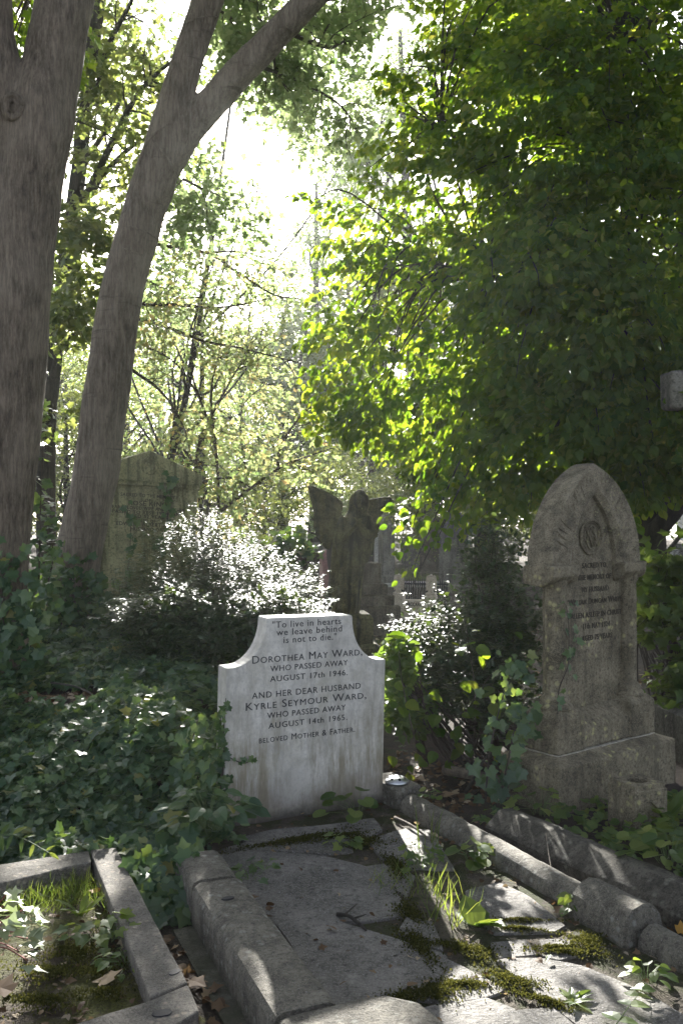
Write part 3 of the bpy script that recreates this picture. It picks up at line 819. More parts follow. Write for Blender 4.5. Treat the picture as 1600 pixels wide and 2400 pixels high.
# weathered outer edge, face, chamfered reveal and recessed panel
o_b, o_m, o_f = ring(outer, 0.31), ring(outer, YF + 0.035), ring([(UM + (x - UM) * 0.955, ZI + (z - ZI) * 0.965) for x, z in outer], YF)
i_f = ring([(UM + (x - UM) * 1.17, ZI + (z - ZI) * 1.10) for x, z in inner], YF + 0.002); i_m = ring(inner, YF + 0.028); i_b = ring(inner, 0.206)
for A, B in ((o_b, o_m), (o_m, o_f), (o_f, i_f), (i_f, i_m), (i_m, i_b)):
    for k in range(n - 1): bm.faces.new((A[k], A[k + 1], B[k + 1], B[k]))
bm.faces.new(i_b); bm.faces.new(o_b[::-1])
for e in (0, -1):
    bm.faces.new((o_b[e], o_m[e], o_f[e], i_f[e], i_m[e], i_b[e]))
bmesh.ops.triangulate(bm, faces=[f for f in bm.faces if len(f.verts) > 4])
for _ in range(3): bmesh.ops.subdivide_edges(bm, edges=[e for e in bm.edges if e.calc_length() > 0.03], cuts=1)
bmesh.ops.recalc_face_normals(bm, faces=bm.faces)
fwd = tf.to_3x3() @ Vector((0, -1, 0))
bm.normal_update()
for v in bm.verts:
    l = tf.inverted() @ v.co
    d = 0.002 * mnoise.noise(v.co * 12)
    ang_ = min(min(math.hypot(l.x - ox, l.z - oz) for ox, oz in outer), min(math.hypot(l.x - (UM + (ix - UM) * 1.17), l.z - (ZI + (iz - ZI) * 1.10)) for ix, iz in inner))
    edge = min(1.0, max(0.0, (ang_ - 0.03) / 0.035))
    if v.normal.dot(fwd) > 0.85 and l.y < YF + 0.02:
        q = v.co * 24
        d += edge * (-0.030 * max(0, mnoise.noise(q) + 0.18) + 0.011 * mnoise.noise(q * 2.1))
    v.co += v.normal * d
bm_obj('arch', bm, M['tomb_rough'], tomb, False)
for u0, u1 in ((UL - 0.008, 0.318), (0.735, UR - 0.002)):
    bm = bmesh.new()
    pr = [(YF - 0.035, ZI + 0.012), (YF - 0.035, ZI - 0.045), (YF - 0.01, ZI - 0.075), (YF + 0.03, ZI - 0.10), (0.22, ZI - 0.105), (0.335, ZI - 0.10), (0.345, ZI + 0.012)]
    a = [bm.verts.new(tf @ Vector((u0, y, z))) for y, z in pr]; b = [bm.verts.new(tf @ Vector((u1, y, z))) for y, z in pr]
    bm.faces.new(a[::-1]); bm.faces.new(b)
    for k in range(len(pr)): bm.faces.new((a[k], a[(k + 1) % len(pr)], b[(k + 1) % len(pr)], b[k]))
    me = remesh(bm, 0.009, 'impost', 2); displace(me, lambda c: 0.006 * mnoise.noise(c * 18) + 0.003 * mnoise.noise(c * 40))
    link('impost', me, M['tomb'], tomb)
# roundel: raised rim, sunk field and knotted monogram
rf = tf @ Matrix.Translation((0.525, 0.202, 1.455)) @ Matrix.Rotation(R(90), 4, 'X')
rd = None
bm = bmesh.new()
for k in range(40):
    pass
def ringtube(bm, c, r, t, z=0.004, arc=2 * math.pi, a0=0.0, seg=28, sq=1.0):
    tube(bm, [rf @ Vector((c[0] + r * math.cos(a0 + arc * i / seg), c[1] + r * sq * math.sin(a0 + arc * i / seg), z)) for i in range(seg + 1)], [t] * (seg + 1), 6)
ringtube(bm, (0, 0), 0.098, 0.009); ringtube(bm, (0, 0), 0.082, 0.004)
rd = bm_obj('roundel_rim', bm, M['tomb'], tomb, True)
bm = bmesh.new()
for c, r, a0, arc in (((-0.028, 0.012), 0.042, 0.3, 4.6), ((0.028, 0.012), 0.042, 2.2, 4.6), ((0, -0.03), 0.04, 0, 6.28), ((0, 0.035), 0.03, -0.5, 4.2)):
    ringtube(bm, c, r, 0.0055, 0.005, arc, a0)
for x0, x1 in ((-0.055, 0.01), (0.01, 0.055), (-0.03, 0.03)):
    tube(bm, [rf @ Vector((x0, 0.05, 0.006)), rf @ Vector(((x0 + x1) / 2, 0.0, 0.009)), rf @ Vector((x1, -0.055, 0.006))], [0.006] * 3, 6)
bm_obj('monogram', bm, M['tomb'], tomb, True)
# lettering on the panel
to = tf @ Vector((0, 0.2045, 0))
c2 = lambda x, y: (1200 + x / 3.92, 1060 + y / 3.92)
tl = []
for s, x0, y0, x1, y1, cap in (('SACRED TO', 636, 1062, 856, 1056, 0.030), ('THE MEMORY OF', 596, 1172, 902, 1160, 0.030), ('MY HUSBAND', 634, 1284, 880, 1270, 0.030),
                               ('~William Duncan White', 510, 1400, 996, 1372, 0.034), ('FALLEN ASLEEP IN CHRIST', 512, 1524, 996, 1492, 0.030), ('11th MAY 1924', 645, 1618, 890, 1600, 0.030), ('AGED 75 YEARS', 632, 1728, 912, 1706, 0.030)):
    a, b = c2(x0, y0), c2(x1, y1)
    tl.append(txt(a[0], b[0], a[1], b[1], s, cap, to, TA))
inscribe(tomb, frame(to, TA), tl, M['worn_lead'], 0.0012, -0.0025, 0.0009)

# ================================================================== STONE VASE CUBE
vf = frame(G(1492, 1930, 0.0), R(24))
vase = empty('stone_vase', vf.translation, 'square dark stone flower vase with a round hole before the brown tombstone', 'flower vase')
bm = bmesh.new(); n_ = 24
sq = []
hx, hy, zt = 0.105, 0.10, 0.225
for k in range(n_):
    a = 2 * math.pi * k / n_; m_ = max(abs(math.cos(a)), abs(math.sin(a)))
    sq.append((math.cos(a) / m_, math.sin(a) / m_))
def vr(s, z, circ=None):
    return [bm.verts.new(vf @ Vector(((x * hx * s if circ is None else circ * math.cos(2 * math.pi * i / n_)), (y * hy * s if circ is None else circ * math.sin(2 * math.pi * i / n_)), z))) for i, (x, y) in enumerate(sq)]
rs = [vr(1.0, -0.06), vr(1.0, 0.195), vr(0.93, 0.20), vr(0.93, 0.222), vr(0.88, zt), vr(1, zt + 0.002, 0.062), vr(1, zt - 0.006, 0.052), vr(1, zt - 0.11, 0.05)]
for A, B in zip(rs, rs[1:]):
    for k in range(n_): bm.faces.new((A[k], A[(k + 1) % n_], B[(k + 1) % n_], B[k]))
bm.faces.new(rs[0][::-1]); bm.faces.new(rs[-1])
roughen(bm, 0.002, 12)
bm_obj('block', bm, M['tomb'], vase)
bm = bmesh.new(); lathe(bm, vf @ Matrix.Translation((0, 0, zt - 0.06)), [(0.05, 0.0), (0.05, 0.002)], 20)
bm_obj('water', bm, M['hole'], vase)
# ================================================================== ANGEL
AY = 9.8
def ell(bm, c, r, seg=16, rot=None):
    m = Matrix.Translation(c) @ (rot.to_4x4() if rot else Matrix.Identity(4)) @ Matrix.Diagonal((r[0], r[1], r[2], 1))
    bmesh.ops.create_uvsphere(bm, u_segments=seg, v_segments=seg // 2 + 2, radius=1.0, matrix=m)
def loft(bm, secs, segs=72, folds=0.0, nf=13):
    rings = []
    for z, x, y, rx, ry, fd in secs:
        ring = []
        for k in range(segs):
            a = 2 * math.pi * k / segs
            f = 1 + fd * (0.6 * math.sin(nf * a + 2.5 * z) + 0.4 * math.sin(7 * a - 4 * z + 1))
            ring.append(bm.verts.new((x + rx * f * math.cos(a), y + ry * f * math.sin(a), z)))
        rings.append(ring)
    for A, B in zip(rings, rings[1:]):
        for k in range(segs): bm.faces.new((A[k], A[(k + 1) % segs], B[(k + 1) % segs], B[k]))
    bm.faces.new(rings[0][::-1]); bm.faces.new(rings[-1])
def angel_body():
    """robed figure about 1.33 m tall, standing at the origin and facing -y"""
    bm = bmesh.new()
    loft(bm, [(0, -0.02, 0, 0.155, 0.13, 0.10), (0.06, -0.02, 0, 0.16, 0.135, 0.12), (0.3, -0.015, 0, 0.155, 0.13, 0.12), (0.5, -0.005, 0, 0.16, 0.125, 0.10), (0.68, 0, 0, 0.155, 0.115, 0.07),
              (0.80, 0.0, 0, 0.128, 0.10, 0.05), (0.92, 0.0, 0, 0.135, 0.105, 0.04), (1.0, 0.0, 0, 0.145, 0.095, 0.03), (1.06, 0, 0, 0.12, 0.08, 0.0), (1.10, 0, 0, 0.06, 0.055, 0.0), (1.14, 0.005, -0.01, 0.042, 0.042, 0)])
    # head bent down towards her left, hair falling to the shoulders
    hc = Vector((0.02, -0.03, 1.215))
    ell(bm, hc, (0.068, 0.078, 0.098)); ell(bm, hc + Vector((0.0, 0.02, 0.022)), (0.086, 0.086, 0.09))
    ell(bm, hc + Vector((0.012, -0.082, -0.012)), (0.011, 0.016, 0.024)); ell(bm, hc + Vector((0.01, -0.066, -0.062)), (0.026, 0.022, 0.022))
    ell(bm, hc + Vector((0.006, -0.062, 0.03)), (0.05, 0.022, 0.014))
    for s in (-1, 1):
        tube(bm, smooth_line([hc + Vector((s * 0.062, -0.01, 0.05)), hc + Vector((s * 0.086, -0.01, -0.03)), hc + Vector((s * 0.082, 0.01, -0.10)), hc + Vector((s * 0.10, 0.02, -0.17))], 4), [0.034] * 13, 8)
        ell(bm, hc + Vector((s * 0.026, -0.07, 0.004)), (0.012, 0.01, 0.007))
    # her right arm hangs with an open hand, wide sleeve over the upper arm
    A = [Vector((-0.125, -0.01, 1.03)), Vector((-0.17, -0.03, 0.86)), Vector((-0.165, -0.09, 0.74)), Vector((-0.13, -0.14, 0.60)), Vector((-0.125, -0.15, 0.555))]
    tube(bm, smooth_line(A, 4), lerp_list([0.062, 0.066, 0.045, 0.028, 0.03], 4), 10)
    for i in range(5):
        fx = -0.145 + 0.012 * i
        tube(bm, [Vector((fx, -0.15 - 0.002 * i, 0.56)), Vector((fx - 0.003, -0.158, 0.515)), Vector((fx, -0.15, 0.485 + 0.006 * abs(i - 2) + (0.02 if i == 4 else 0))) + Vector((0.012 if i == 4 else 0, 0, 0))], [0.0085, 0.008, 0.006], 6)
    tube(bm, smooth_line([Vector((-0.19, 0.0, 0.82)), Vector((-0.2, 0.0, 0.62)), Vector((-0.2, 0.01, 0.42)), Vector((-0.21, 0.02, 0.2))], 4), lerp_list([0.05, 0.045, 0.034, 0.02], 4), 8)
    # her left arm is folded across the breast
    tube(bm, smooth_line([Vector((0.125, -0.01, 1.03)), Vector((0.185, -0.04, 0.86)), Vector((0.13, -0.12, 0.86)), Vector((0.055, -0.145, 0.95)), Vector((0.03, -0.15, 0.99))], 4), lerp_list([0.062, 0.062, 0.045, 0.028, 0.026], 4), 10)
    for i in range(4):
        tube(bm, [Vector((0.04 - 0.01 * i, -0.15, 0.975 + 0.008 * i)), Vector((0.02 - 0.012 * i, -0.158, 1.005 + 0.006 * i)), Vector((-0.005 - 0.008 * i, -0.145, 1.02 + 0.004 * i))], [0.008, 0.0075, 0.006], 6)
    # cloak crossing from the left shoulder to the right hip
    tube(bm, smooth_line([Vector((0.11, -0.03, 1.05)), Vector((0.04, -0.115, 0.98)), Vector((-0.06, -0.12, 0.86)), Vector((-0.16, -0.07, 0.76))], 5), lerp_list([0.03, 0.026, 0.032, 0.04], 5), 8)
    tube(bm, smooth_line([Vector((0.17, 0.0, 0.84)), Vector((0.17, -0.02, 0.7)), Vector((0.15, 0.0, 0.55))], 5), lerp_list([0.055, 0.06, 0.045], 5), 8)
    return remesh(bm, 0.0105, 'angel', 2)
ab = angel_body()
displace(ab, lambda c: 0.003 * mnoise.noise(c * 20))
ang_o = P(812, 1438, AY)
angel = empty('angel_statue', ang_o, 'dark mossy stone angel with spread wings and bowed head behind the white headstone', 'statue')
body_me = ab.copy()
shear = Matrix.Identity(4); shear[0][2] = 0.095                  # the figure sways towards her left
body_me.transform(Matrix.Translation(ang_o) @ shear @ Matrix.Diagonal((0.92, 0.95, 1, 1)))
link('figure', body_me, M['angel'], angel)
cw = lambda x, y: P(700 + x / 6.533, 1120 + y / 6.533, AY)
def wing(pts, root, sweep, name):
    """feathered wing: thick plate, curved backwards away from the root, grooved along the feathers"""
    bm = bmesh.new()
    W = [cw(*p) for p in pts]
    extrude_outline(bm, Matrix.Identity(4), [(w.x, w.z) for w in W], AY + 0.06, AY + 0.125)
    bmesh.ops.triangulate(bm, faces=[f for f in bm.faces if len(f.verts) > 4])
    me = remesh(bm, 0.012, name, 2)
    rt = cw(*root)
    n = len(me.vertices); co = np.empty(n * 3, np.float32); me.vertices.foreach_get('co', co); co = co.reshape(-1, 3)
    dx, dz = co[:, 0] - rt.x, co[:, 2] - rt.z
    a = np.arctan2(dz, np.abs(dx) + 0.05); rad = np.hypot(dx, dz)
    front = co[:, 1] < AY + 0.0925
    g = 0.010 * np.abs(np.sin(a * 12)) * np.clip(rad / 0.15, 0, 1) + 0.008 * (np.sin(rad * 26) > 0.3)
    co[:, 1] += np.where(front, -g, g) + sweep * np.abs(dx) ** 1.3
    me.vertices.foreach_set('co', co.ravel()); me.update()
    link(name, me, M['angel'], angel)
wing([(120, 105), (230, 128), (340, 165), (430, 210), (520, 262), (600, 310), (655, 352), (682, 400), (678, 450), (655, 500), (640, 560), (720, 640), (720, 760), (600, 860), (500, 1000), (460, 1110), (400, 1085), (340, 1020), (318, 985), (322, 960), (270, 930), (262, 880), (240, 860), (248, 810), (215, 745), (238, 692), (205, 600), (250, 572), (232, 520), (215, 465), (195, 420), (183, 360), (165, 300), (150, 235), (135, 170)], (690, 640), 0.25, 'wing')
wing([(1030, 352), (1150, 312), (1300, 290), (1400, 290), (1440, 312), (1462, 352), (1425, 428), (1380, 465), (1330, 500), (1290, 548), (1250, 600), (1210, 680), (1262, 690), (1232, 742), (1252, 800), (1200, 848), (1222, 905), (1165, 930), (1160, 1020), (1150, 1100), (1130, 1180), (1070, 1222), (1010, 1190), (960, 1000), (940, 760), (980, 600)], (980, 640), 0.35, 'wing')
bm = bmesh.new()
pf = frame(Vector((ang_o.x, ang_o.y, 0)), R(8))
frust(bm, pf, (-0.34, 0.34), (-0.30, 0.30), -0.1, 0.18, 0.22, 0.06)
frust(bm, pf, (-0.25, 0.25), (-0.22, 0.22), 0.215, ang_o.z - 0.03, ang_o.z + 0.01, 0.03)
bm_obj('pedestal', bm, M['angel'], angel)

# ================================================================== MONUMENTS BEHIND
def head_outline(w, h, style):
    if style == 'gable': return [(-w / 2, -0.15), (w / 2, -0.15), (w / 2, h * 0.88), (0, h), (-w / 2, h * 0.88)]
    if style == 'round': return [(-w / 2, -0.15), (w / 2, -0.15)] + [(w / 2 * math.cos(a), h - w / 2 + w / 2 * math.sin(a)) for a in [math.pi * i / 14 for i in range(15)]]
    if style == 'shoulder': return [(-w / 2, -0.15), (w / 2, -0.15), (w / 2, h * 0.9), (w * 0.36, h * 0.92)] + [(w * 0.36 * math.cos(a), h * 0.92 + h * 0.08 * math.sin(a)) for a in [math.pi * i / 10 for i in range(1, 10)]] + [(-w * 0.36, h * 0.92), (-w / 2, h * 0.9)]
    if style == 'pointed': return [(-w / 2, -0.15), (w / 2, -0.15)] + pointed(-w / 2, w / 2, h * 0.65, h, 8)[::-1]
    return [(-w / 2, -0.15), (w / 2, -0.15), (w / 2, h), (-w / 2, h)]
def small_stone(px, Y, w, h, style, mat, ang, label, tilt=0.0, t=0.1, name='headstone', group=None, base=True):
    x = (px - 800) / F * Y; z = H(x, Y)
    root = empty(name, (x, Y, z), label, 'headstone', group)
    f = frame(Vector((x, Y, z)), R(ang), R(tilt))
    bm = bmesh.new(); extrude_outline(bm, f, head_outline(w, h, style), -t / 2, t / 2); bevel(bm, 0.012, 2)
    bm_obj('stone', bm, mat, root)
    if base:
        bm = bmesh.new(); frust(bm, frame(Vector((x, Y, z)), R(ang)), (-w / 2 - 0.1, w / 2 + 0.1), (-t / 2 - 0.1, t / 2 + 0.1), -0.1, 0.1, 0.13, 0.05)
        bm_obj('base', bm, mat, root)
    return root, f
# gabled monument between leaning trunk and shrub
RY = 10.0
ro = P(338, 1200, RY); ro.z = 0
ra = R(26)
rf_ = frame(Vector((ro.x, ro.y, 1.2)), ra, R(3.2)) @ Matrix.Translation((0, 0, -1.2))
rose = empty('monument', ro, 'large ochre gabled monument to Rose King half hidden by the leaning trunk', 'monument')
bm = bmesh.new()
gp = [(-0.60, 1.93), (0.60, 1.93), (0.60, 2.04), (0.0, 2.27), (-0.60, 2.04)]
extrude_outline(bm, rf_, gp, -0.05, 0.3)
extrude_outline(bm, rf_, [(-0.585, 1.885), (0.585, 1.885), (0.585, 1.945), (-0.585, 1.945)], -0.025, 0.28)
bevel(bm, 0.008, 2)
bm_obj('pediment', bm, M['rose'], rose)
bm = bmesh.new()
box(bm, rf_, (-0.57, 0.57), (0.03, 0.25), (-0.1, 1.89))
bm_obj('shaft', bm, M['rose'], rose)
for u in (-0.515, 0.515):
    bm = bmesh.new(); box(bm, rf_, (u - 0.055, u + 0.055), (-0.01, 0.04), (0.45, 1.886)); bevel(bm, 0.006, 1)
    bm_obj('pilaster', bm, M['rose'], rose)
bm = bmesh.new(); frust(bm, rf_, (-0.72, 0.72), (-0.14, 0.38), -0.1, 0.36, 0.45, 0.1); bm_obj('base', bm, M['rose'], rose)
rr_ = rf_ @ Matrix.Translation((0.0, -0.052, 2.10)) @ Matrix.Rotation(R(90), 4, 'X')
bm = bmesh.new()
for r0, t in ((0.085, 0.016), (0.05, 0.010)):
    tube(bm, [rr_ @ Vector((r0 * math.cos(2 * math.pi * i / 28), r0 * math.sin(2 * math.pi * i / 28), 0)) for i in range(29)], [t] * 29, 6)
bm_obj('roundel', bm, M['rose'], rose, True)
tl = []
for s, y, w, cap in (('SACRED TO THE MEMORY', 1162, 0.60, 0.036), ('OF', 1172, 0.07, 0.03), ('ROSE KING', 1182, 0.42, 0.05), ('DEARLY LOVED WIFE AND MOTHER', 1192, 0.84, 0.036), ('PASSED TO REST 19TH JAN.', 1202, 0.76, 0.036), ('AGED 52 YEARS', 1211, 0.46, 0.036), ('ALSO OF', 1221, 0.2, 0.034), ('EDWARD ALBERT KING', 1230, 0.66, 0.04), ('HUSBAND OF', 1241, 0.34, 0.036)):
    tl.append((s, 0.02, EYE - (y - 1200) / F * RY - 0.015, cap, w))
inscribe(rose, rf_ @ Matrix.Translation((0, 0.029, 0)), tl, M['worn_lead'], 0.001, -0.001, 0.001)

# brown headstone with ivy on its shoulder, left of the angel
bh, bhf = small_stone(668, 9.1, 0.64, 1.36, 'shoulder', M['brownstone'], 14, 'plain brown headstone with ivy over its top, left of the angel', 1.0, 0.12)
# cream grave with two small angels
ca = R(-14)
co_ = G(911, 1449); co_.z = H(co_.x, co_.y) 
cf_ = frame(Vector((co_.x, co_.y, 0)), ca)
cg = empty('family_grave', cf_ @ Vector((0.38, 0.1, 0)), 'low cream grave front with two small praying angels on pillars', 'grave')
def cbox(name, u, v, w, bev=0.008, mat=None):
    bm = bmesh.new(); box(bm, cf_, u, v, w); bevel(bm, bev, 2); return bm_obj(name, bm, mat or M['cream'], cg)
cbox('plinth', (0, 0.80), (0, 0.34), (-0.08, 0.13))
cbox('name_wall', (0.21, 0.53), (0.06, 0.20), (0.128, 0.275))
for u in (0.035, 0.53):
    cbox('pillar', (u, u + 0.175), (0.05, 0.225), (0.128, 0.345))
    cbox('pillar_cap', (u + 0.012, u + 0.163), (0.062, 0.213), (0.343, 0.385), 0.006)
    sm = ab.copy(); s = 0.225
    sm.transform(Matrix.Translation(cf_ @ Vector((u + 0.087, 0.13, 0.384))) @ Matrix.Rotation(ca, 4, 'Z') @ Matrix.Diagonal((s * 1.15, s * 1.15, s * 0.95, 1)))
    fg = link('angel_figure', sm, M['cream'], cg)
    bm = bmesh.new()
    wf = cf_ @ Matrix.Translation((u + 0.087, 0.15, 0.384))
    for sg in (-1, 1):
        extrude_outline(bm, wf, [(sg * x, z) for x, z in ((0.0, 0.10), (0.03, 0.05), (0.075, 0.03), (0.082, 0.16), (0.07, 0.25), (0.04, 0.27), (0.012, 0.22))], 0.0, 0.02)
    bm_obj('wings', bm, M['cream'], fg)
bm_obj('inscription', lettering(cf_ @ Matrix.Translation((0, 0.06, 0)), [('VACCARO', 0.37, 0.185, 0.055, 0.25)], 0.002, -0.002, 0.002), M['lead'], cg)
# iron railing behind it
ir = empty('iron_railing', P(960, 1420, 14.9), 'black iron railing standing behind the cream grave', 'railing')
for z in (0.12, 0.44):
    bm = bmesh.new(); tube(bm, [P(935, 1200, 14.9) * 1.0 + Vector((0, 0, z - 1.6)), P(1050, 1200, 14.7) + Vector((0, 0, z - 1.6))], [0.014] * 2, 6); bm_obj('rail', bm, M['iron'], ir)
for k in range(22):
    q = P(937 + k * 5.2, 1200, 14.9 - 0.0083 * k); bm = bmesh.new()
    tube(bm, [Vector((q.x, q.y, -0.05)), Vector((q.x, q.y, 0.46)), Vector((q.x, q.y, 0.53))], [0.011, 0.011, 0.002], 6); bm_obj('bar', bm, M['iron'], ir)
# stepped monument right of the angel
so = P(866, 1200, 12.4); so.z = 0
st = empty('monument', so, 'dark stepped monument base just right of the angel', 'monument')
sf = frame(so, R(20))
for k, (hw, z0, z1) in enumerate(((0.32, -0.1, 0.36), (0.255, 0.358, 0.50), (0.19, 0.498, 0.64), (0.12, 0.638, 0.92))):
    bm = bmesh.new(); frust(bm, sf, (-hw, hw), (-hw, hw), z0, z1 - 0.02, z1, 0.02); bevel(bm, 0.006, 1)
    bm_obj('step' if k < 3 else 'die', bm, M['brownstone'], st)
def pillar(px, Y, w, h, mat, label, top=0.06):
    x = (px - 800) / F * Y; z = H(x, Y)
    r = empty('stone_pillar', (x, Y, z), label, 'pillar')
    f = frame(Vector((x, Y, z)), R(18))
    bm = bmesh.new(); frust(bm, f, (-w / 2, w / 2), (-w / 2, w / 2), 0.22, h, h + top, w * 0.2); bevel(bm, 0.01, 1); bm_obj('shaft', bm, mat, r)
    bm = bmesh.new(); frust(bm, f, (-w * 0.75, w * 0.75), (-w * 0.75, w * 0.75), -0.2, 0.2, 0.24, 0.05); bm_obj('base', bm, mat, r)
pillar(905, 20.5, 0.29, 1.52, M['greystone'], 'broad grey stone pillar rising behind the right wing of the angel')
pillar(884, 22.5, 0.13, 1.2, M['palestone'], 'thin pale stone post right beside the broad grey pillar')
pillar(766, 17.5, 0.24, 0.85, M['redstone'], 'dark red granite pillar half hidden by the angel\'s robe')
small_stone(752, 24.0, 0.55, 0.85, 'flat', M['greystone'], 5, 'squat grey headstone seen far off between brown headstone and angel')
small_stone(1012, 23.0, 0.62, 1.55, 'round', M['brownstone'], -12, 'dull brown round topped headstone far behind the cream grave')
small_stone(1062, 19.0, 0.6, 1.65, 'round', M['greystone'], -8, 'tall round topped grey headstone behind the glossy bush')
small_stone(962, 27.0, 0.6, 1.0, 'pointed', M['greystone'], 10, 'grey pointed headstone farthest behind the railing')
small_stone(1578, 17.0, 0.16, 0.95, 'flat', M['palestone'], 8, 'narrow pale headstone at the right edge past the dark stems', t=0.12)
small_stone(1597, 18.5, 0.30, 1.0, 'flat', M['greystone'], 8, 'grey headstone at the right edge next to the narrow pale one')
small_stone(1330, 15.5, 0.5, 1.2, 'round', M['greystone'], 0, 'shaded headstone in the wood behind the brown tombstone')
# stone cross whose arm reaches into the picture on the right
xo = Vector((2.62, 6.05, 0)); xf = frame(xo, R(9), R(-1.5))
xr = empty('stone_cross', xo, 'grey stone cross, only the end of its arm showing at the right edge', 'cross')
bm = bmesh.new()
for u, w in (((-0.13, 0.13), (0.3, 3.0)), ((-0.455, 0.455), (2.275, 2.525))): box(bm, xf, u, (-0.09, 0.09), w)
me = remesh(bm, 0.02, 'cross', 1); link('cross', me, M['greystone'], xr)
bm = bmesh.new(); frust(bm, xf, (-0.42, 0.42), (-0.35, 0.35), -0.1, 0.28, 0.34, 0.12); bm_obj('base', bm, M['greystone'], xr)
# white house beyond the trees at the right edge
ho = P(1640, 1200, 46); ho.z = 0
hh = empty('house', ho, 'white house wall glimpsed through the leaves at the right edge', 'house')
hf = frame(ho, R(-10))
bm = bmesh.new(); box(bm, hf, (-1.1, 6), (0, 5), (-0.3, 5.2)); bm_obj('wall', bm, plain('white_render', (0.75, 0.74, 0.72), 0.8), hh)
bm = bmesh.new(); extrude_outline(bm, hf, [(-1.5, 5.2), (6.4, 5.2), (2.5, 7.2)], -0.3, 5.3); bm_obj('roof', bm, M['redstone'], hh)
for u in (0.0, 1.6, 3.6):
    for z in (0.8, 3.2):
        bm = bmesh.new(); box(bm, hf, (u, u + 0.9), (-0.03, 0.05), (z, z + 1.3)); bm_obj('window', bm, M['iron'], hh)
# pale path and grass beyond the graves
bm = bmesh.new(); prism(bm, [(-6.5, 19.6), (2.2, 20.0), (2.2, 20.9), (-6.5, 20.5)], -0.1, 0.03); tag(bm_obj('path', bm, M['palestone']), kind='structure')
# low kerb of a sunken grave behind the white headstone
kerb_profile('stone_kerb', G(826, 1474).to_tuple(), G(905, 1470).to_tuple(), [(-0.06, -0.1), (-0.06, 0.05), (0.06, 0.05), (0.06, -0.1)], 'low worn kerb in shade between white headstone and cream grave', None, M['brownstone'], 11)
# ================================================================== SUN GAPS (round the lit patches of ground)
for a in ((975, 1955, .13, .17, 0.2), (1000, 1990, .12, .14, 0), (1030, 2100, .12, .22, -.12), (1060, 2200, .09, .22, -.12), (1090, 2290, .085, .16, -.12), (1130, 2390, .12, .2, -.12), (1190, 2090, .17, .14, 0.3), (1120, 2090, .1, .1, 0), (1225, 2030, .03, .07, -.3), (1335, 2100, .04, .07, -.3),
          (1190, 2205, .09, .05, 0), (1310, 2205, .12, .06, 0), (1370, 2245, .07, .06, 0), (1450, 2150, .08, .11, 0), (1250, 2290, .14, .06, 0.4), (1380, 2270, .12, .05, 0.2), (1180, 2350, .12, .06, 0.4), (1530, 2340, .12, .08, 0.3), (1350, 2380, .08, .04, 0),
          (30, 2130, .10, .10, 0), (60, 2190, .08, .1, 0), (60, 2290, .10, .05, 0), (170, 2240, .09, .04, .4), (120, 2370, .16, .05, 0), (200, 2160, .06, .08, 0), (30, 2360, .12, .06, 0), (330, 2150, .03, .05, .4), (280, 2040, .04, .05, 0)):
    sun_gap(*a[:4], rot=a[4])
hsx = [(UV(u, 0, z), rx) for u, z, rx in ((0.06, 0.83, .04), (0.2, 0.97, .08), (0.35, 1.05, .14), (0.55, 1.05, .14), (0.88, 0.82, .06))]
for p, rx in hsx: GAPS.append((p.x - SUN.x * p.z / SUN.z, p.y - SUN.y * p.z / SUN.z, rx, rx * 1.5, 0))
# the glossy shrub catches the sun on its upper side
for px, py, Y, r in ((400, 1215, 8.2, .30), (470, 1190, 8.3, .30), (540, 1220, 8.2, .28), (620, 1280, 8.0, .30), (700, 1320, 7.8, .26), (330, 1310, 7.9, .22), (420, 1300, 7.5, .34), (520, 1310, 7.5, .36), (620, 1350, 7.3, .34), (700, 1380, 7.2, .22), (360, 1370, 7.1, .10), (470, 1390, 7.0, .3), (580, 1400, 6.9, .3),
                     (1030, 1380, 6.5, .11), (1010, 1480, 6.3, .12), (1150, 1200, 6.6, .10)):
    p = P(px, py, Y); GAPS.append((p.x - SUN.x * p.z / SUN.z, p.y - SUN.y * p.z / SUN.z, r, .20 if Y > 6.8 else r * 1.5, 0))
for p in (P(30, 2140, 2.95), P(60, 2200, 2.88), P(0, 2170, 2.9)): GAPS.append((p.x - SUN.x * p.z / SUN.z, p.y - SUN.y * p.z / SUN.z, .14, .22, 0))

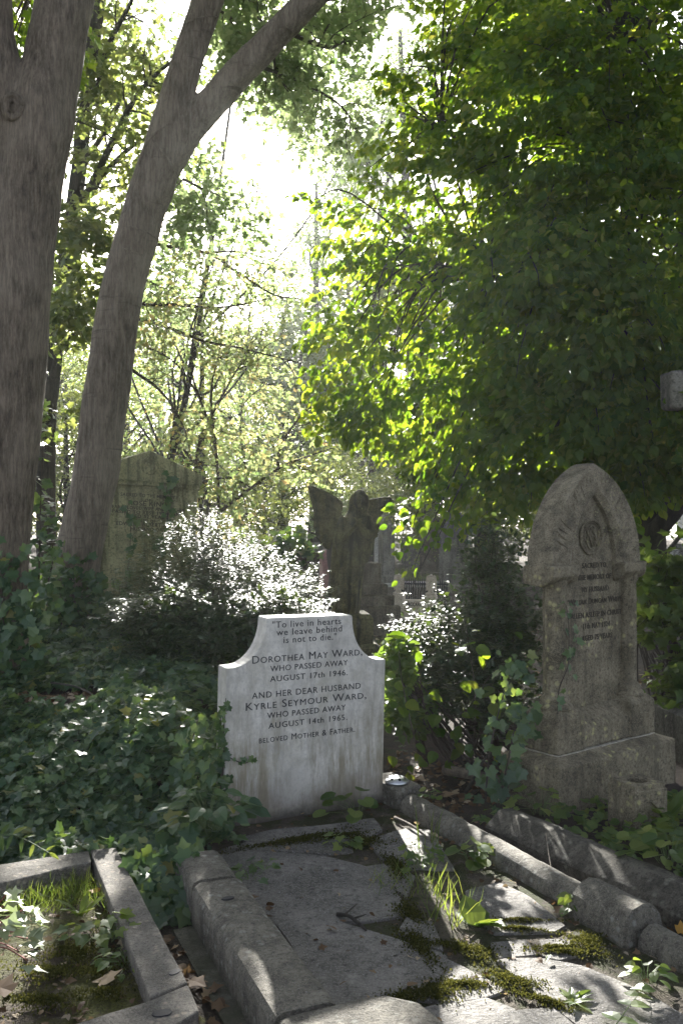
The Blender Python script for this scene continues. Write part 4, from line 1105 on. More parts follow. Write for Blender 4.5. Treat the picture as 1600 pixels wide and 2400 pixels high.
# ================================================================== TREES
def px_line(pts): return [P(*p) for p in pts]
def trunk_mesh(stems, voxel, name, lump=0.012):
    bm = bmesh.new()
    for pts, rad in stems:
        sp = smooth_line(px_line(pts), 6); tube(bm, sp, lerp_list(rad, 6), 20, True, 0.10, len(pts))
    me = remesh(bm, voxel, name, 3)
    def f(c):
        q = Vector((c.x * 9, c.y * 9, c.z * 1.6))
        return lump * mnoise.noise(Vector((c.x * 3.5, c.y * 3.5, c.z * 1.8))) + 0.005 * mnoise.noise(q) + 0.004 * mnoise.noise(Vector((c.x * 26, c.y * 26, c.z * 3.2))) + 0.003 * max(0, mnoise.noise(Vector((c.x * 2, c.y * 2, c.z * 11))))
    displace(me, f)
    return me
def cam_r(w, Y): return w / 2 * Y / F
def twigs(bm, rg, line, n, length, r, up=0.2, sub=2, ends=None):
    """side twigs off a branch line; their ends are collected for leaves"""
    for _ in range(n):
        t = rg.random() * 0.85 + 0.12; i = min(len(line) - 2, int(t * (len(line) - 1)))
        p = line[i]; d = (line[i + 1] - line[i]).normalized()
        s = Vector(rg.normal(size=3)); s = (s - d * s.dot(d)).normalized()
        L = length * (0.5 + 0.8 * rg.random())
        v = (d * 0.6 + s * 0.8 + Vector((0, 0, up))).normalized()
        q = [p]
        for k in range(4):
            v = (v + 0.28 * Vector(rg.normal(size=3))).normalized(); q.append(q[-1] + v * L / 4)
        if in_gap(np.array([tuple(k) for k in q])).any() and rg.random() < .8: continue
        tube(bm, q, [r, r * 0.8, r * 0.6, r * 0.4, r * 0.2], 5, False)
        if ends is not None: ends.append((q[2], v)); ends.append((q[4], v))
        if sub: twigs(bm, rg, q, sub, L * 0.5, r * 0.5, up, 0, ends)
def leaf_ends(L, rg, ends, per, spread, size, rnd=(0, 1), droop=0.4):
    c = np.array([tuple(e[0]) for e in ends]); v = np.array([tuple(e[1]) for e in ends]); n = len(c)
    a = np.repeat(np.arange(n), per); m = n * per
    pos = c[a] + spread * rg.normal(size=(m, 3)) * np.array([[1, 1, 0.6]])
    d = unit(v[a] * 0.5 + rg.normal(size=(m, 3)) * 0.7 + np.array([[0, 0, -droop]]))
    nr = unit(np.array([[0, 0, 1.0]]) + 0.55 * rg.normal(size=(m, 3)))
    tone = rg.random(n)
    L.put(pos, d, nr, size * (0.6 + 0.7 * rg.random(m)), np.clip(rnd[0] + (rnd[1] - rnd[0]) * (0.5 * tone[a] + 0.5 * rg.random(m)), 0, 1))

# --- near forked tree on the left edge
Y1 = 6.3
t1 = empty('tree', P(-15, 1530, Y1), 'broad grey brown tree trunk forking high up at the left edge', 'tree')
r1 = lambda w: cam_r(w, Y1)
me = trunk_mesh([([(-40, 1700, Y1), (-26, 1530, Y1), (-12, 1330, Y1), (16, 1020, Y1), (36, 816, Y1), (50, 612, Y1), (66, 450, Y1), (92, 300, Y1), (122, 160, Y1 + .05), (152, 0, Y1 + .1), (215, -260, Y1 + .3), (260, -600, Y1 + .6)], [r1(w) for w in (215, 185, 158, 148, 146, 150, 152, 150, 136, 128, 118, 100)]),
                 ([(40, 420, Y1), (16, 300, Y1 - .02), (-10, 170, Y1 - .05), (-36, 0, Y1 - .1), (-45, -260, Y1 - .3), (-70, -600, Y1 - .4)], [r1(w) for w in (110, 112, 116, 118, 105, 95)]),
                 ([(-60, 1420, Y1 + .35), (-30, 1000, Y1 + .35), (4, 500, Y1 + .35), (10, 250, Y1 + .3)], [r1(w) for w in (60, 40, 30, 16)])], 0.015, 'trunk', 0.014)
link('trunk', me, M['bark_furrow'], t1)
# knot where a limb was lost
kc = P(32, 250, Y1 - 0.19); bm = bmesh.new()
for k, (r0, tr) in enumerate(((0.058, 0.026), (0.03, 0.014))):
    tube(bm, [kc + Vector((r0 * math.cos(2 * math.pi * i / 20), -0.01 * k, 1.25 * r0 * math.sin(2 * math.pi * i / 20))) for i in range(21)], [tr] * 21, 7)
ell(bm, kc + Vector((0, 0.02, 0)), (0.04, 0.02, 0.05), 10)
bm_obj('knot', bm, M['bark_furrow'], t1, True)
rg = np.random.default_rng(11)
L = Leaves('maple'); bm = bmesh.new()
for lobe, r, n in ((P(90, 60, 8.5), (.5, .6, .5), 26), (P(-200, -300, 6.5), (1.5, 1.2, 1.0), 60), (P(250, -500, 7), (1.6, 1.4, .9), 60)):
    c = in_lobe(rg, n, lobe, r)
    sprays(L, rg, c, P(60, 0, Y1), 22, 0.4, 0.22, 0.085)
    for q in c[:10]: tube(bm, smooth_line([P(140, -120, Y1), (P(140, -120, Y1) + Vector(q)) * 0.5 + Vector((0, 0, .1)), Vector(q)], 4), lerp_list([0.02, 0.012, 0.004], 4), 5, False)
link('crown', L.mesh('crown', sunlit), M['lime'], t1); bm_obj('limbs', bm, M['twig'], t1)

# --- leaning tree
Y2 = 8.0
t2 = empty('tree', P(165, 1450, Y2), 'slender smooth trunk leaning right and forking before the bright sky', 'tree')
r2 = lambda w: cam_r(w, Y2)
me = trunk_mesh([([(120, 1640, Y2), (142, 1500, Y2), (165, 1390, Y2), (190, 1275, Y2), (221, 1122, Y2), (252, 918, Y2), (281, 714, Y2), (332, 510, Y2), (370, 400, Y2), (404, 275, Y2), (436, 153, Y2), (487, 0, Y2), (575, -260, Y2), (650, -560, Y2)], [r2(w) for w in (150, 132, 118, 108, 105, 104, 100, 99, 98, 86, 74, 74, 66, 50)]),
                 ([(345, 480, Y2), (400, 365, Y2), (460, 280, Y2), (530, 205, Y2 - .02), (600, 130, Y2 - .05), (655, 72, Y2 - .08), (735, -8, Y2 - .1), (900, -180, Y2 - .2), (1100, -420, Y2 - .3)], [r2(w) for w in (70, 80, 76, 72, 66, 64, 62, 54, 40)])], 0.021, 'trunk', 0.009)
link('trunk', me, M['bark'], t2)
# creeper stems round the trunk
bm = bmesh.new()
def wrap(pts, rad):
    stem(bm, [P(x, y, Y2 - dy) for x, y, dy in pts], rad, 6)
wrap([(322, 400, .10), (345, 335, .215), (380, 300, .23), (405, 285, .2)], [.012, .012, .011, .008])
wrap([(355, 325, .22), (385, 360, .22), (408, 395, .19), (425, 440, .1)], [.009, .009, .008, .006])
wrap([(282, 528, .1), (310, 532, .205), (345, 545, .2), (372, 562, .1)], [.007] * 4)
wrap([(266, 575, .1), (300, 585, .205), (335, 598, .18)], [.005] * 3)
wrap([(430, 60, .13), (455, 45, .16), (485, 38, .14), (512, 40, .06)], [.006] * 4)
wrap([(640, 66, .17), (668, 62, .2), (690, 78, .12)], [.006] * 3)
bm_obj('creeper', bm, M['bark'], t2, True)
L = Leaves('maple'); bm = bmesh.new()
ends = []
for pts, r, n in (([(640, 60, 8), (760, 110, 8.6), (800, 100, 9.0), (835, 85, 9.4)], .025, 12), ([(590, 150, 8), (700, 190, 9), (800, 250, 9.6), (850, 330, 10)], .02, 14), ([(700, 20, 8), (820, -10, 9), (900, 10, 10)], .02, 10),
                  ([(560, 170, 8), (620, 120, 9), (680, 95, 9.5), (745, 120, 10)], .015, 9), ([(470, 20, 8), (560, -20, 8.6), (640, -30, 9)], .02, 8), ([(430, 420, 8), (470, 440, 8.6), (530, 470, 9.2), (560, 540, 9.4)], .014, 12), ([(430, 420, 8), (400, 460, 8.6), (440, 520, 9)], .008, 6),
                  ([(640, 75, 8), (590, 20, 8.8), (570, -60, 9.4)], .016, 8), ([(500, 20, 8), (540, 40, 8.8), (580, 90, 9.6), (570, 170, 10)], .016, 16), ([(560, 170, 8), (545, 120, 9), (560, 60, 9.8)], .012, 10), ([(640, 90, 8), (650, 190, 9), (690, 260, 9.8), (720, 330, 10)], .014, 12)):
    ln = smooth_line(px_line(pts), 6); tube(bm, ln, lerp_list([r * (1 - 0.75 * k / (len(pts) - 1)) for k in range(len(pts))], 6), 6, False)
    twigs(bm, rg, ln, n, 0.5, r * 0.35, 0.0, 2, ends)
leaf_ends(L, rg, ends, 9, 0.10, 0.075)
for lobe, r, n in ((P(640, -420, 8.5), (2.2, 1.6, .9), 110), (P(1150, -520, 8.5), (1.2, 1.2, .8), 50)):
    sprays(L, rg, in_lobe(rg, n, lobe, r), P(600, -200, Y2), 22, 0.4, 0.22, 0.085)
link('crown', L.mesh('crown', sunlit), M['maple'], t2); bm_obj('limbs', bm, M['twig'], t2)

# --- thin tree with long arching limbs behind the two trunks
t3 = empty('tree', P(150, 1340, 11), 'thin dark tree with long arching limbs behind the two trunks', 'tree')
me = trunk_mesh([([(112, 1400, 11), (108, 1100, 11), (120, 900, 11), (158, 600, 11), (182, 420, 11), (200, 250, 11), (222, 80, 11), (245, -100, 11), (270, -400, 11)], [cam_r(w, 11) for w in (48, 44, 40, 38, 36, 32, 34, 28, 16)])], 0.02, 'trunk', 0.006)
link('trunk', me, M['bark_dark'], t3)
bm = bmesh.new(); ends = []
for pts, r, n in (([(190, 480, 11), (232, 400, 10.6), (300, 260, 10.2), (350, 190, 10), (420, 130, 9.8)], .05, 16), ([(200, 470, 11), (260, 390, 10.6), (330, 330, 10.4), (420, 300, 10)], .04, 12), ([(222, 250, 11), (250, 120, 10.8), (300, 20, 10.5), (340, -60, 10)], .045, 12),
                  ([(190, 400, 11), (250, 300, 11.4), (310, 200, 12), (400, 150, 12.5)], .04, 12), ([(120, 900, 11), (140, 820, 10.6), (180, 780, 10.3), (215, 778, 10)], .04, 8), ([(125, 880, 11), (130, 760, 10.8), (150, 720, 10.4), (225, 690, 10)], .03, 8),
                  ([(170, 560, 11), (215, 520, 10.5), (250, 520, 10)], .03, 8), ([(205, 200, 11), (160, 80, 11), (120, -20, 11)], .03, 8), ([(224, 80, 11), (232, 180, 10.6), (220, 330, 10.3)], .012, 6),
                  ([(180, 430, 11), (250, 440, 10.6), (340, 420, 10.4), (400, 400, 10)], .02, 10), ([(108, 1000, 11), (118, 960, 10.8), (140, 985, 10.5)], .012, 6)):
    ln = smooth_line(px_line(pts), 6); tube(bm, ln, lerp_list([r * (1 - 0.7 * k / (len(pts) - 1)) for k in range(len(pts))], 6), 7, False, 0.1)
    twigs(bm, rg, ln, n, 0.55, r * 0.3, 0.0, 2, ends)
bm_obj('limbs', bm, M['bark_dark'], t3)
L = Leaves('maple')
leaf_ends(L, rg, ends, 5, 0.10, 0.085)
for lobe, r, n in ((P(205, 590, 9.8), (.33, .5, .5), 64), (P(175, 730, 9.6), (.25, .4, .28), 18), (P(215, 200, 10.4), (.25, .4, .25), 14), (P(190, 330, 10.6), (.2, .3, .3), 10), (P(180, 40, 11), (.6, .6, .4), 22)):
    sprays(L, rg, in_lobe(rg, n, lobe, r), P(170, 500, 11), 20, 0.35, 0.2, 0.095)
link('crown', L.mesh('crown', sunlit), M['wood'], t3)

# --- young yellowing tree in the middle distance, many thin branches
t4 = empty('tree', P(500, 1340, 12.5), 'young tree of thin dark branches and yellowing leaves behind the glossy shrub', 'tree')
bm = bmesh.new(); ends = []
for pts, r, n in (([(505, 1390, 12.5), (508, 1280, 12.5), (512, 1180, 12.4), (505, 1050, 12.3), (470, 940, 12.2), (410, 850, 12), (320, 800, 11.8)], .032, 30), ([(515, 1200, 12.4), (580, 1150, 12.2), (650, 1100, 12), (720, 1070, 11.8), (780, 1050, 11.6)], .024, 16),
                  ([(455, 1130, 12.4), (470, 1030, 12.4), (520, 930, 12.5), (560, 860, 12.6), (600, 820, 12.8)], .03, 16), ([(650, 1100, 12), (660, 1040, 12), (710, 970, 11.8), (770, 920, 11.6)], .025, 10),
                  ([(505, 1050, 12.3), (495, 920, 12.3), (520, 800, 12.4)], .025, 12), ([(470, 940, 12.2), (450, 870, 12.2), (460, 780, 12.4)], .02, 10), ([(400, 1050, 12.5), (410, 950, 12.5), (400, 850, 12.6)], .02, 10),
                  ([(300, 752, 11.8), (330, 750, 11.8), (400, 770, 11.8), (480, 800, 11.8), (560, 815, 11.8), (620, 830, 11.8), (700, 850, 11.8)], .026, 26), ([(300, 712, 12), (420, 715, 12), (520, 720, 12), (630, 700, 12)], .03, 18),
                  ([(300, 560, 12), (380, 575, 12), (480, 592, 12), (560, 640, 12), (640, 690, 12), (700, 700, 12)], .028, 22), ([(480, 592, 12), (560, 590, 12.2), (640, 610, 12.4)], .016, 8), ([(300, 860, 12), (380, 920, 12), (430, 1000, 12.2), (450, 1080, 12.4)], .025, 14),
                  ([(470, 1130, 12.4), (540, 1120, 12.2), (600, 1150, 12.2)], .025, 8), ([(300, 640, 12), (350, 660, 12), (420, 690, 12)], .012, 8), ([(560, 860, 12.6), (600, 780, 12.8), (650, 740, 12.8)], .014, 8)):
    ln = smooth_line(px_line(pts), 6); tube(bm, ln, lerp_list([r * (1 - 0.75 * k / (len(pts) - 1)) for k in range(len(pts))], 6), 6, False, 0.1)
    twigs(bm, rg, ln, n, 0.6, r * 0.28, 0.05, 2, ends)
bm_obj('trunk', bm, M['twig'], t4)
L = Leaves('maple')
leaf_ends(L, rg, ends, 5, 0.13, 0.07, (0.0, 1.0))
link('crown', L.mesh('crown', sunlit), M['yellow'], t4)

# --- great broad leaved tree filling the right half
t5 = empty('tree', P(1540, 1300, 7.9), 'great dense broad leaved tree filling the right half of the view', 'tree')
Y5 = 8.0
me = trunk_mesh([([(1505, 1420, Y5), (1500, 1280, Y5), (1498, 1150, Y5), (1470, 1000, Y5 - .1), (1468, 700, Y5 - .3), (1462, 400, Y5 - .4), (1464, 100, Y5 - .3), (1460, -300, Y5)], [cam_r(w, Y5) for w in (80, 66, 60, 34, 26, 22, 18, 10)]),
                 ([(1530, 1400, Y5), (1535, 1250, Y5), (1548, 1150, Y5), (1580, 950, Y5), (1640, 700, Y5), (1700, 300, Y5)], [cam_r(w, Y5) for w in (70, 48, 42, 40, 36, 20)]),
                 ([(1500, 1290, Y5), (1550, 1230, Y5 - .2), (1590, 1180, Y5 - .3), (1660, 1100, Y5 - .4), (1760, 950, Y5 - .5)], [cam_r(w, Y5) for w in (50, 44, 40, 32, 22)]),
                 ([(1498, 1150, Y5), (1440, 1000, Y5 - .2), (1340, 880, Y5 - .4), (1250, 700, Y5 - .4), (1130, 640, Y5 - .3), (1010, 610, Y5)], [cam_r(w, Y5) for w in (44, 34, 26, 22, 18, 8)]),
                 ([(1468, 700, Y5 - .3), (1330, 560, Y5 - .2), (1180, 400, Y5), (1030, 300, Y5 + .1), (930, 260, Y5 + .2)], [cam_r(w, Y5) for w in (22, 20, 16, 11, 6)])], 0.018, 'trunk', 0.006)
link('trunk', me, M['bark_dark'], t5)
rg = np.random.default_rng(23)
lobes = [((815, 730), 7.6, (.36, .45, .42), 60), ((862, 560), 7.8, (.34, .45, .40), 50), ((790, 900), 7.4, (.25, .4, .38), 40), ((930, 880), 7.2, (.55, .5, .62), 130), ((985, 600), 7.7, (.55, .5, .55), 120),
         ((960, 400), 8.0, (.36, .5, .42), 56), ((1030, 230), 8.2, (.5, .6, .42), 80), ((1180, 110), 8.2, (.6, .7, .5), 110), ((1100, 800), 7.1, (.6, .6, .75), 170), ((1120, 450), 7.5, (.7, .6, .75), 180),
         ((1300, 350), 7.3, (.8, .8, .9), 260), ((1290, 750), 6.9, (.7, .8, .75), 240), ((1280, 1000), 6.9, (.55, .6, .42), 130), ((1480, 600), 7.2, (.9, 1.1, 1.1), 320), ((1520, 950), 6.9, (.6, .9, .6), 200), ((1500, 150), 7.4, (1, 1, .9), 230),
         ((1105, 1050), 7.1, (.34, .4, .34), 60), ((1005, 1180), 6.9, (.18, .25, .30), 26), ((985, 1300), 6.7, (.10, .16, .16), 9), ((905, 965), 7.2, (.26, .35, .24), 34), ((1180, 1130), 7.0, (.4, .4, .22), 50), ((1440, 1130), 6.9, (.35, .4, .2), 30), ((1580, 1080), 6.8, (.3, .4, .24), 26),
         ((1850, 600), 8.0, (1.3, 1.3, 1.9), 330), ((1350, -350), 8.4, (1.9, 1.3, 1.0), 320), ((1500, 500), 9.4, (1.2, .8, 1.7), 220), ((1420, 950), 9.0, (.7, .7, .8), 90), ((1900, -200), 8.5, (1.3, 1.3, 1.2), 150), ((965, 965), 10.0, (.5, .5, .42), 150), ((1040, 1090), 9.0, (.3, .3, .18), 40), ((1300, 120), 9.0, (.9, .7, .9), 150), ((1500, 300), 8.6, (.8, .7, .8), 150), ((740, 480), 8.2, (.13, .2, .12), 6), ((1030, 60), 8.8, (.3, .5, .3), 22)]  # lobe hidden behind the lower left crown is added to shade the broad kerb
L = Leaves('ovate'); bm = bmesh.new()
hubs = [P(1440, 1000, Y5 - .2), P(1340, 880, Y5 - .4), P(1250, 700, Y5 - .4), P(1130, 640, Y5 - .3), P(1010, 610, Y5), P(1468, 700, Y5 - .3), P(1330, 560, Y5 - .2), P(1180, 400, Y5), P(1030, 300, Y5 + .1), P(1462, 400, Y5 - .4), P(1464, 100, Y5 - .3), P(1580, 950, Y5), P(1640, 700, Y5)]
for (px, py), Y, r, n in lobes:
    thin = px < 1230
    c = in_lobe(rg, int(n * ((.30 if px < 1130 and Y < 9 else .7) if thin else 1.0)), P(px, py, Y), (r[0], r[1] * (.55 if thin else 1), r[2]), 0.25)
    sprays(L, rg, c, P(1480, 800, Y5), 30, 0.36, 0.19, 0.069, 0.35, 0.32, (0, 1), 0.75, 0.6)
    hub = min(hubs, key=lambda h: (h - P(px, py, Y)).length)
    for q in c[:max(3, n // 12)]:
        q = Vector(q); mid = (hub + q) * 0.5 + Vector((0, 0, 0.22 * (hub - q).length)) + 0.12 * Vector(rg.normal(size=3))
        tube(bm, smooth_line([hub, mid, q, q + (q - mid).normalized() * 0.2 - Vector((0, 0, .08))], 4), lerp_list([0.012, 0.008, 0.004, 0.0015], 4), 5, False)
link('crown', L.mesh('crown', sunlit), M['lime'], t5); bm_obj('limbs', bm, M['bark_dark'], t5)

# --- small leaved trees in the haze behind it
def hazy_tree(name_label, base, lobes, n_leaf_mat, size, per=26, seed=1, spread=0.5, group=None, leaf='small', thick=1.0):
    rg = np.random.default_rng(seed)
    b = P(base[0], 1200, base[1]); b.z = H(b.x, b.y)
    t = empty('tree', b, name_label, 'tree', group)
    bm = bmesh.new(); L = Leaves(leaf)
    cs = [P(px, py, Y) for (px, py), Y, r, n in lobes]
    top = max(c.z for c in cs)
    mid = Vector((b.x * .4 + .6 * sum(c.x for c in cs) / len(cs), b.y, b.z + (top - b.z) * 0.45))
    tip = Vector((sum(c.x for c in cs) / len(cs), b.y, top))
    tr = (0.018 * (top - b.z) + 0.03) * thick
    ln = smooth_line([b - Vector((0, 0, .2)), (b + mid) / 2 + Vector((.1, 0, 0)), mid, tip], 6)
    tube(bm, ln, lerp_list([tr * 1.3, tr, tr * 0.7, tr * 0.2], 6), 9, True, 0.1)
    for c, (_, Y, r, n) in zip(cs, lobes):
        s = ln[int(len(ln) * (0.35 + 0.35 * rg.random()))]
        D = (c - s).length; q1 = s.lerp(c, .33) + .13 * D * Vector(rg.normal(size=3)); q2 = s.lerp(c, .68) + .10 * D * Vector(rg.normal(size=3))
        tube(bm, smooth_line([s, q1, q2, c], 5), lerp_list([tr * 0.36, tr * 0.24, tr * 0.14, tr * 0.07], 5), 6, False)
        q = in_lobe(rg, n, c, r, 0.3)
        for k in q[:n // 4]:
            k = Vector(k); tube(bm, [c, (c + k) / 2 + 0.1 * Vector(rg.normal(size=3)), k], [tr * 0.1, tr * 0.06, tr * 0.02], 4, False)
        sprays(L, rg, q, mid, per, spread, spread * 0.55, size, 0.25, 0.5)
    bm_obj('trunk', bm, M['bark_dark'], t); link('crown', L.mesh('crown', sunlit), n_leaf_mat, t)
    return t
hazy_tree('pale hazy tree peeping over the upper left of the great tree', (1000, 32), [((965, 190), 32, (1.5, 1.5, 1.4), 120), ((890, 300), 32, (1.1, 1.4, 1.2), 90), ((880, 430), 32, (1.1, 1.4, 1.4), 100), ((1075, 70), 32, (1.5, 1.6, 1.2), 90), ((850, 370), 31.5, (.6, .9, 1.0), 40), ((960, 640), 32, (1.6, 1.6, 2.4), 160)], M['maple'], 0.14, 26, 31, 0.9)
hazy_tree('bright hazy tree standing left of the great tree in the sun haze', (740, 35), [((770, 560), 35, (1.3, 1.6, 1.3), 90), ((740, 700), 35, (1.8, 1.8, 1.7), 150), ((800, 430), 35, (.8, 1.2, .9), 50), ((660, 850), 35, (2.0, 1.8, 1.4), 130), ((780, 880), 34, (1.6, 1.6, 2.0), 130), ((690, 1020), 34, (2.0, 1.6, 1.5), 130)], M['maple'], 0.16, 24, 32, 1.0)
hazy_tree('yellow green tree glowing behind the thin branches', (470, 19), [((420, 900), 19, (1.0, 1, .8), 60), ((540, 980), 19, (1.0, 1, .8), 70), ((400, 760), 19, (.8, 1, .6), 36), ((530, 840), 19, (.8, .8, .6), 40), ((620, 900), 19, (.6, .8, .6), 34), ((480, 1090), 19, (1.2, 1, .6), 60), ((330, 1010), 19, (.5, .8, .7), 30)], M['yellow'], 0.11, 20, 33, 0.6)
hazy_tree('tall airy tree spreading pale leaves across the upper left sky', (300, 17), [((330, 60), 17, (1.0, 1, .5), 30), ((280, 200), 17, (.5, .9, .5), 20), ((460, 460), 17, (.5, .8, .5), 22), ((750, 40), 17, (.6, .9, .5), 22), ((820, 200), 16.5, (.3, .8, .4), 12), ((690, 260), 17, (.6, .8, .5), 24), ((720, 330), 17, (.4, .6, .3), 16), ((760, 180), 17, (.6, .7, .5), 22), ((700, 110), 17, (.6, .7, .4), 20), ((430, 700), 17, (.9, .8, .4), 40), ((480, 600), 17, (.5, .8, .3), 14), ((600, 660), 17, (.8, .8, .3), 22), ((380, 640), 17, (.5, .8, .4), 16)], M['maple'], 0.10, 24, 34, 0.55, leaf='maple', thick=.32)  # one of the low lobes is added to shade the ivy bank
# --- bushes under the wood 
hazy_tree('leafy bush behind the angel', (760, 15.5), [((690, 1150), 15.5, (.7, .6, .45), 70), ((800, 1120), 15.5, (.7, .6, .5), 80), ((870, 1180), 15.5, (.5, .6, .4), 40), ((600, 1210), 15, (.5, .5, .35), 36), ((930, 1120), 15.5, (.6, .6, .6), 60)], M['wood'], 0.06, 24, 35, 0.35)
hazy_tree('blue green bush seen in the gap between the two trunks', (160, 21), [((140, 900), 21, (.9, .9, 1.4), 130), ((200, 1050), 21, (.9, .9, 1.2), 130), ((110, 1130), 20.5, (.7, .9, .8), 80), ((60, 1000), 21, (.9, .9, 1.6), 90), ((250, 900), 21, (.7, .8, .9), 50)], M['wood'], 0.08, 22, 36, 0.5)
hazy_tree('dark bush in the wood right of the brown tombstone', (1560, 11), [((1480, 1000), 11.5, (.8, .6, 1), 70), ((1620, 900), 11, (.8, .8, 1.0), 60), ((1350, 1100), 12, (.8, .6, .7), 70), ((1220, 1150), 12, (.6, .6, .5), 50)], M['wood'], 0.08, 22, 37, 0.4)
# far wood: a few grown trees, copied with their parts
def far_proto(seed, label, mat):
    rg = np.random.default_rng(seed)
    t = empty('tree', (0, 0, 0), label, 'tree', 'trees of the far wood')
    bm = bmesh.new(); L = Leaves('small')
    ln = smooth_line([(0, 0, -.3), (.1, 0, 2.5), (-.1, .1, 5.5), (0, 0, 9)], 5)
    tube(bm, ln, lerp_list([.26, .2, .14, .04], 5), 9, True, .1)
    for k in range(20):
        z = 1.2 + 8.2 * k / 20 + rg.random() * .6; rad = 2.6 * math.sin(math.pi * min(1, (z + 1.2) / 11.5)) ** 0.8
        a = rg.random() * 6.28; c = Vector((math.cos(a) * rad * .6, math.sin(a) * rad * .6, z))
        s = Vector((0, 0, max(1, z - 1)))
        tube(bm, smooth_line([s, (s + c) / 2 + Vector((0, 0, .2)), c], 4), lerp_list([.07, .05, .02], 4), 6, False)
        q = in_lobe(rg, 20, c, (rad * .55, rad * .55, .8), .3)
        sprays(L, rg, q, Vector((0, 0, z - 1)), 20, .9, .5, .17, .25, .5)
    bm_obj('trunk', bm, M['bark_dark'], t); link('crown', L.mesh('crown'), mat, t)
    return t
def copy_tree(o):
    c = o.copy(); COL.objects.link(c)
    for ch in list(o.children):
        d = ch.copy(); COL.objects.link(d); d.parent = c; d.matrix_parent_inverse = ch.matrix_parent_inverse.copy()
    return c
far_lab = 'hazy tree of the far wood closing the view behind the graves'
protos = [far_proto(41, far_lab, M['wood']), far_proto(42, far_lab, M['maple']), far_proto(43, far_lab, M['wood'])]
spots = [(120, 34, .85), (300, 30, .85), (20, 28, 1.05), (-160, 30, 1.2), (430, 36, 1.02), (560, 38, 1.0), (660, 35, 1.0), (770, 33, .95), (880, 30, 1.05), (1000, 33, 1.2), (1130, 29, 1.1), (1270, 32, 1.2), (1400, 30, 1.1), (1530, 34, 1.2), (1690, 30, 1.2), (1850, 33, 1.2),
         (380, 52, 1.25), (520, 56, 1.2), (640, 58, 1.25), (240, 54, 1.1), (760, 55, 1.2), (60, 50, 1.3), (900, 52, 1.4), (1100, 55, 1.4), (1350, 50, 1.3), (1600, 58, 1.4), (-120, 50, 1.3), (1800, 50, 1.3), (480, 27, .42), (620, 26, .36), (380, 25, .40), (850, 25, .5), (1000, 24, .5), (1150, 22, .55), (1300, 22, .6)]
used = set()
for i, (px, Y, s) in enumerate(spots):
    k = i % 3; o = protos[k] if k not in used else copy_tree(protos[k]); used.add(k)
    x = (px - 800) / F * Y
    o.location = (x, Y, H(x, Y)); o.rotation_euler = (0, 0, i * 2.1); o.scale = (s * (1 + .1 * math.sin(i)), s, s)
# ================================================================== SHRUBS
LEAF['blade'] = (np.array([(-.014, 0, 0), (.014, 0, 0), (-.013, .4, .03), (.013, .4, .03), (-.009, .75, -.02), (.009, .75, -.02), (0, 1, -.16)], np.float32), np.array([(0, 1, 3), (0, 3, 2), (2, 3, 5), (2, 5, 4), (4, 5, 6)], np.int32))
def shrub(label, foot, lobes, mat, leaf, size, n_shoots, per, shoot, seed, fill=0.5, droop=0.1, upn=0.13, tilt=.13, extra=None):
    """shoots end on the skin of the lobes; small leaves sit in two rows along each shoot"""
    rg = np.random.default_rng(seed)
    t = empty('shrub', foot, label, 'shrub')
    bm = bmesh.new(); L = Leaves(leaf)
    vol = np.array([l[1][0] * l[1][2] for l in lobes]); vol = vol / vol.sum()
    f = Vector(foot)
    jobs = list(zip(lobes, vol))
    if extra is not None: jobs.append(((None, None), 0))
    for (c, r, *dn), w in jobs:
        dn = dn[0] if dn else 1.0
        n = max(4, int(n_shoots * w * dn))
        if c is None:
            tips = extra; n = len(tips); c = tuple(tips.mean(0) - np.array([0, 0, .5])); r = (.1, .1, .1); dn = 0
        d = rdir(rg, n); d[:, 2] = np.abs(d[:, 2]) * 1.1 - 0.35; d = unit(d)
        if dn: tips = np.asarray(c)[None] + d * np.asarray(r)[None] * (0.72 + 0.5 * rg.random((n, 1)) ** 2)
        core = np.asarray(c)[None] + (tips - np.asarray(c)[None]) * 0.25
        out = unit(unit(tips - core) + np.array([[0, 0, .12]]) + .35 * rg.normal(size=(n, 3)))
        side = unit(np.cross(out, np.array([[0, 0, 1.0]]) + .3 * rg.normal(size=(n, 3))))
        a = np.repeat(np.arange(n), per); k = np.tile(np.arange(per), n) / per
        pos = tips[a] - out[a] * ((1 - k) * shoot)[:, None] - np.array([[0, 0, 1]]) * (droop * shoot * k ** 2)[:, None]
        sg = np.where(np.tile(np.arange(per), n) % 2 == 0, 1.0, -1.0)[:, None]
        dr = unit(out[a] * .75 + side[a] * sg * .8 + .25 * rg.normal(size=(len(a), 3)) - np.array([[0, 0, .2]]))
        nr = unit(np.array([[0, -.07, 1.0]]) + tilt * out[a] * np.array([[1, 1, 0]]) + upn * rg.normal(size=(len(a), 3)))
        dr = unit(dr - nr * (dr * nr).sum(1, keepdims=True))
        tone = rg.random(n)
        L.put(pos, dr, nr, size * (.7 + .5 * rg.random(len(a))) * (1 - .35 * k), .5 * tone[a] + .5 * rg.random(len(a)))
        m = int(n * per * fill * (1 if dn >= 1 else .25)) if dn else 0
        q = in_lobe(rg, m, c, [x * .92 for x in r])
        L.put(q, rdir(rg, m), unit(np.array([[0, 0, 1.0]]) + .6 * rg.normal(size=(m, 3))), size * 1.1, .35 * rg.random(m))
        for i in range(0, n, max(1, n // 14)):
            tip = Vector(tips[i]); o_ = Vector(out[i]); s = f + 0.12 * Vector((rg.normal(), rg.normal(), 0))
            tube(bm, smooth_line([s, (s + Vector(c)) / 2, tip - o_ * shoot, tip], 4), lerp_list([.010, .006, .0025, .001], 4), 5, False)
    bm_obj('stems', bm, M['twig'], t); link('foliage', L.mesh('foliage', sunlit_far), mat, t)
    return t
